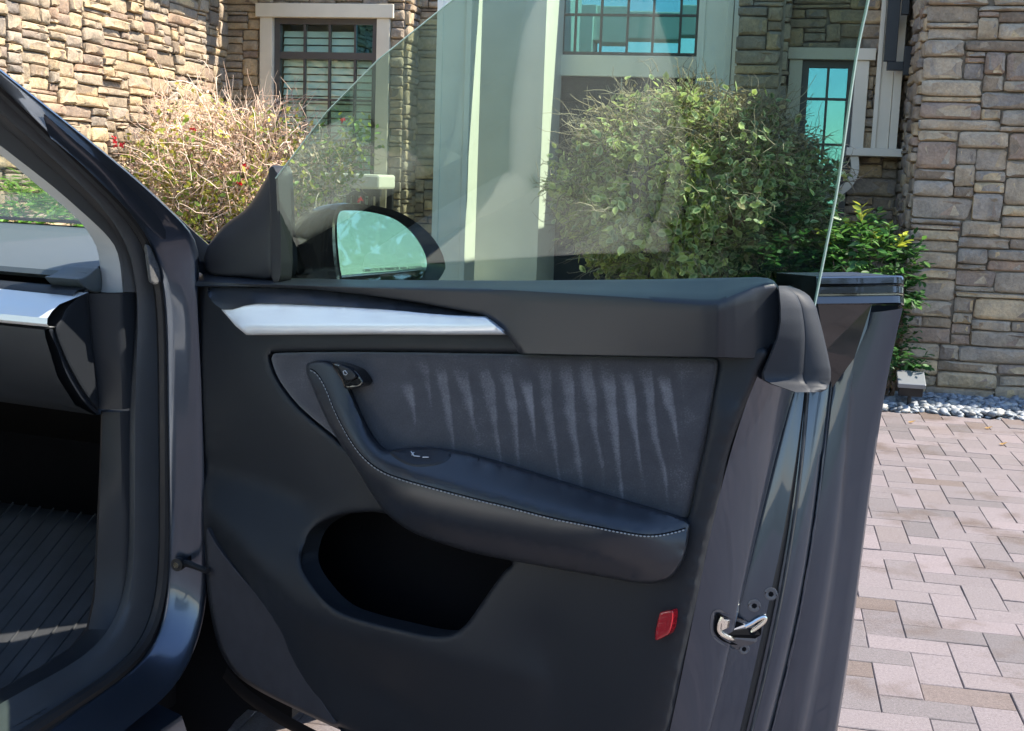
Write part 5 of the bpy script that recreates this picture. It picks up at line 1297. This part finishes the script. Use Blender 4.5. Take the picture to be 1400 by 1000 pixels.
# green sprays reaching right over the bench, and blossoms
for sx, sy, nn in ((482, 176, 40), (500, 190, 36), (478, 208, 46), (462, 200, 40), (505, 215, 18), (440, 215, 40), (420, 265, 46), (195, 205, 22), (215, 240, 30), (178, 215, 14), (345, 215, 22), (330, 245, 26), (398, 195, 30)):
    c0_ = hit(sx, sy, E2 * (BD - .1), E2)
    lm.twig(wander(dc + (c0_ - dc) * .7, c0_ - dc, np.linalg.norm(c0_ - dc) * .42, 5, .15), .004, .0015, (.3, .22, .14))
    for _ in range(nn):
        c = [(.28, .36, .05), (.14, .27, .05), (.4, .4, .07), (.2, .32, .06)][rng.integers(4)]; ln = rng.uniform(.03, .05)
        lf.blade(c0_ + rng.normal(0, 1, 3) * np.array([.07, .06, .055]), rdir(), unit(rdir() + Z), ln, ln * .6, c, c, .25)
for sx, sy in ((263, 176), (468, 165), (156, 197), (166, 198), (335, 228), (492, 273), (330, 250), (155, 190)):
    c0_ = hit(sx, sy, E2 * (BD - .42), E2)
    for _ in range(9): lf.blade(c0_ + rng.normal(0, .008, 3), rdir(), rdir(), .022, .018, (.55, .02, .03), (.6, .02, .04), .2)
lm.build('twigs', M['twig'], DRY); lf.build('foliage', M['leaf'], DRY)
stems('stems', dc * np.array([1, 1, 0]), [dpt(rdir(), rng.uniform(.4, .9)) + Z * .1 for _ in range(26)], .012, M['bark'], DRY)

# ---- clipped variegated shrub before the entry
VAR = empty('variegated_shrub'); tag(VAR, 'large rounded shrub with cream-edged leaves seen through the door glass', 'shrub')
BV = 7.98
vc = hit(943, 268, E2 * BV, E2); VA, VB, VZ = .82, .62, .65
vl = LeafMesh(); vt = LeafMesh()
def vpt(v, s): return vc + E1 * v[0] * VA * s + E2 * v[1] * VB * s + Z * (v[2] * VZ * s)
def vlump(v): return 1 + .07 * math.sin(4.2 * v[0] * 3 + 1) + .06 * math.sin(5 * v[2] * 2 + v[0] * 6) + .05 * math.sin(9 * v[1] + 7 * v[0])
clusters = []
for k in range(1000):
    v = rdir()
    if v[1] > .55: continue
    clusters.append((v, rng.uniform(.72, 1.0) * vlump(v)))
for v, s in clusters:
    p = vpt(v, s); bare = (v[2] > .55 and rng.random() < .72) or rng.random() < .1
    if p[2] < .1: continue
    for _ in range(4): vt.twig(wander(p - rng.normal(0, .05, 3), E1 * v[0] + E2 * v[1] + Z * (v[2] * .6 + rng.normal(0, .5)), rng.uniform(.1, .24), 4, .4), .0035, .0013, [(.33, .25, .17), (.42, .33, .22), (.25, .19, .14)][rng.integers(3)])
    n_ = 4 if bare else 16
    for _ in range(n_):
        q = p + rng.normal(0, .052, 3); ln = rng.uniform(.042, .07)
        o_ = unit(E1 * v[0] + E2 * v[1] + Z * (v[2] + .5))
        age = rng.random()
        if age < .16 + .42 * (v[0] < .15): cin, cout = (.5, .56, .12), (.78, .78, .34)  # more pale blades on the left, its sunlight put into colour
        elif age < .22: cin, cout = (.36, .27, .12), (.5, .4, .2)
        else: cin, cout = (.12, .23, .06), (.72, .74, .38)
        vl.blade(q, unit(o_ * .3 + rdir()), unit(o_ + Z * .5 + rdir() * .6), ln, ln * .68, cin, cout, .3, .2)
for k in range(420):                                                      # dry top
    v = rdir(); v[2] = .55 + abs(v[2]) * .5; v = unit(v); p = vpt(v, rng.uniform(.85, 1.06))
    vt.twig(wander(p, E1 * (v[0] + rng.normal(0, .8)) + E2 * rng.normal(0, .6) + Z * rng.uniform(-.1, .5), rng.uniform(.12, .34), 5, .3), .0035, .0013, [(.45, .34, .22), (.52, .41, .28), (.36, .27, .18)][rng.integers(3)])
    for _ in range(4):
        ln = rng.uniform(.02, .045); vl.blade(p + rng.normal(0, .04, 3), rdir(), rdir(), ln, ln * .6, (.38, .28, .15), (.5, .4, .23), .4)
vl.build('foliage', M['leaf'], VAR); vt.build('twigs', M['twig'], VAR)
stems('stems', vc * np.array([1, 1, 0]), [vpt(rdir(), rng.uniform(.5, .85)) for _ in range(24)], .014, M['bark'], VAR)

# ---- glossy green shrubs by the right wing
def glossy(name, label, c, ha, hb_, hz, ncl, per, cols, ln0, ln1, aspect=.45, tip=0.):
    S = empty(name); tag(S, label, 'shrub'); L = LeafMesh(); T = LeafMesh()
    for k in range(ncl):
        v = rdir(); s = rng.uniform(.55, 1.0)
        p = c + E1 * v[0] * ha * s + E2 * v[1] * hb_ * s + Z * v[2] * hz * s
        if p[2] < .02: continue
        d0_ = unit(E1 * v[0] + E2 * v[1] + Z * (abs(v[2]) + .5) + rng.normal(0, .3, 3)); axis = wander(p, d0_, rng.uniform(.08, .15), 4, .2, .1)
        T.twig(axis, .002, .001, (.12, .15, .05)); col = cols[rng.integers(len(cols))]
        if v[2] > .6 and rng.random() < tip: col = (.36, .4, .05)
        for j in range(per):
            t = (j + 1) / per * (len(axis) - 1); i = min(int(t), len(axis) - 2); q = axis[i] + (axis[i + 1] - axis[i]) * (t - i)
            sdv = unit(cross3(axis[i + 1] - axis[i], Z + .01)) * (1 if j % 2 else -1); ln = rng.uniform(ln0, ln1)
            L.blade(q, unit(sdv + unit(axis[i + 1] - axis[i]) * .7 + rng.normal(0, .25, 3)), unit(Z + rng.normal(0, .4, 3)), ln, ln * aspect, col, tuple(x * 1.15 for x in col), .25, .15)
    L.build('foliage', M['leaf'], S); T.build('twigs', M['twig'], S)
    stems('stems', c * np.array([1, 1, 0]), [c + E1 * rng.uniform(-.6, .6) * ha + E2 * rng.uniform(-.6, .6) * hb_ + Z * rng.uniform(-.2, .6) * hz for _ in range(10)], .008, M['bark'], S)
    return S
gcol = [(.045, .12, .03), (.06, .16, .035), (.035, .09, .03), (.09, .2, .04)]
glossy('green_shrub', 'glossy green shrub against the stone corner behind the door edge', hit(1176, 388, E2 * 7.42, E2), .3, .26, .36, 330, 8, gcol, .045, .075, .45, .3)
glossy('green_shrub', 'low dark green shrub beside the small spotlight in the pebbles', hit(1216, 497, E2 * 7.4, E2), .13, .14, .17, 110, 8, gcol[:3], .03, .055, .5)
glossy('green_shrub', 'dark green shrub low behind the rear of the door glass', hit(1080, 365, E2 * 7.62, E2), .3, .3, .38, 200, 8, gcol[:3], .04, .07, .5)
glossy('bright_green_shrub', 'bright yellow-green shrub seen through the windscreen', hit(66, 322, E2 * 6.6, E2), .38, .32, .3, 260, 8, [(.12, .3, .04), (.2, .4, .05), (.1, .24, .04), (.28, .45, .07)], .05, .1, .3)
# ---- a few fallen leaves on the paving
for (x, y), lb in zip(((1346, 585), (1366, 607), (1241, 577)), ('curled tan leaf on the paving nearest the right pebbles', 'orange-brown fallen leaf lying on the right paving', 'small yellow leaf fallen by the pebble edge beside the car door')):
    L = LeafMesh(); p = hit(x, y, (0, 0, .006), Z)
    L.blade(p, unit(E1 + rng.normal(0, .4, 3) * np.array([1, 1, 0])), Z, .042, .026, (.42, .25, .1), (.5, .32, .13), -.25, .2); o = L.build('fallen_leaf', M['leaf'], None); tag(o, lb, 'leaf', 'fallen leaves')

# ---- trees added out of view to darken reflections and cut sky fill on the door
def tree(c, h, rad, label, seed_copy=None):
    T = empty('shade_tree'); tag(T, label, 'tree', 'added unseen trees'); L = LeafMesh()
    for k in range(130):
        v = rdir(); s = rng.uniform(.45, 1.0); p = c + np.array([v[0] * rad * s, v[1] * rad * s, h * .64 + v[2] * h * .34 * s])
        for _ in range(14):
            q = p + rng.normal(0, .35, 3); ln = rng.uniform(.25, .4); col = [(.05, .1, .03), (.07, .13, .035), (.04, .08, .03)][rng.integers(3)]
            L.blade(q, rdir(), unit(rdir() + Z), ln, ln * .6, col, col)
    L.build('crown', M['leaf'], T)
    MB().tube([c, c + Z * h * .3 + np.array([.1, .05, 0]), c + Z * h * .6], [.22, .17, .1], 10).build('trunk', M['bark'], T, True); return T
for x, y, h, rd, lb in ((13, 3, 6, 2.6, 'unseen added tree right of the paving, level with the car'), (15, -4, 6.5, 3, 'unseen added tree right of the paving, level with the viewer'), (12, -10, 7, 3, 'unseen added tree behind the viewer to the right'), (5, -24, 7, 3.2, 'tall unseen added tree far behind the viewer'), (17, 9, 6, 2.6, 'unseen added tree right of the paving, level with the house')):
    tree(np.array([x, y, gz]), h, rd, lb)

# ------------------------------------------------------------------ put every parent empty at the base of its thing
bpy.context.view_layer.update()
def _under(o):
    for c in o.children: yield c; yield from _under(c)
for o in [x for x in SC.objects if x.type == 'EMPTY' and x.parent is None]:
    pts = []
    for c in _under(o):
        if c.type == 'MESH': pts += [c.matrix_world @ Vector(q) for q in c.bound_box]
    if not pts: continue
    lo = [min(p[i] for p in pts) for i in range(3)]; hi = [max(p[i] for p in pts) for i in range(3)]
    base = Vector(((lo[0] + hi[0]) / 2, (lo[1] + hi[1]) / 2, lo[2]))
    o.location = base
    for c in o.children: c.matrix_parent_inverse = Matrix.Translation(-base)
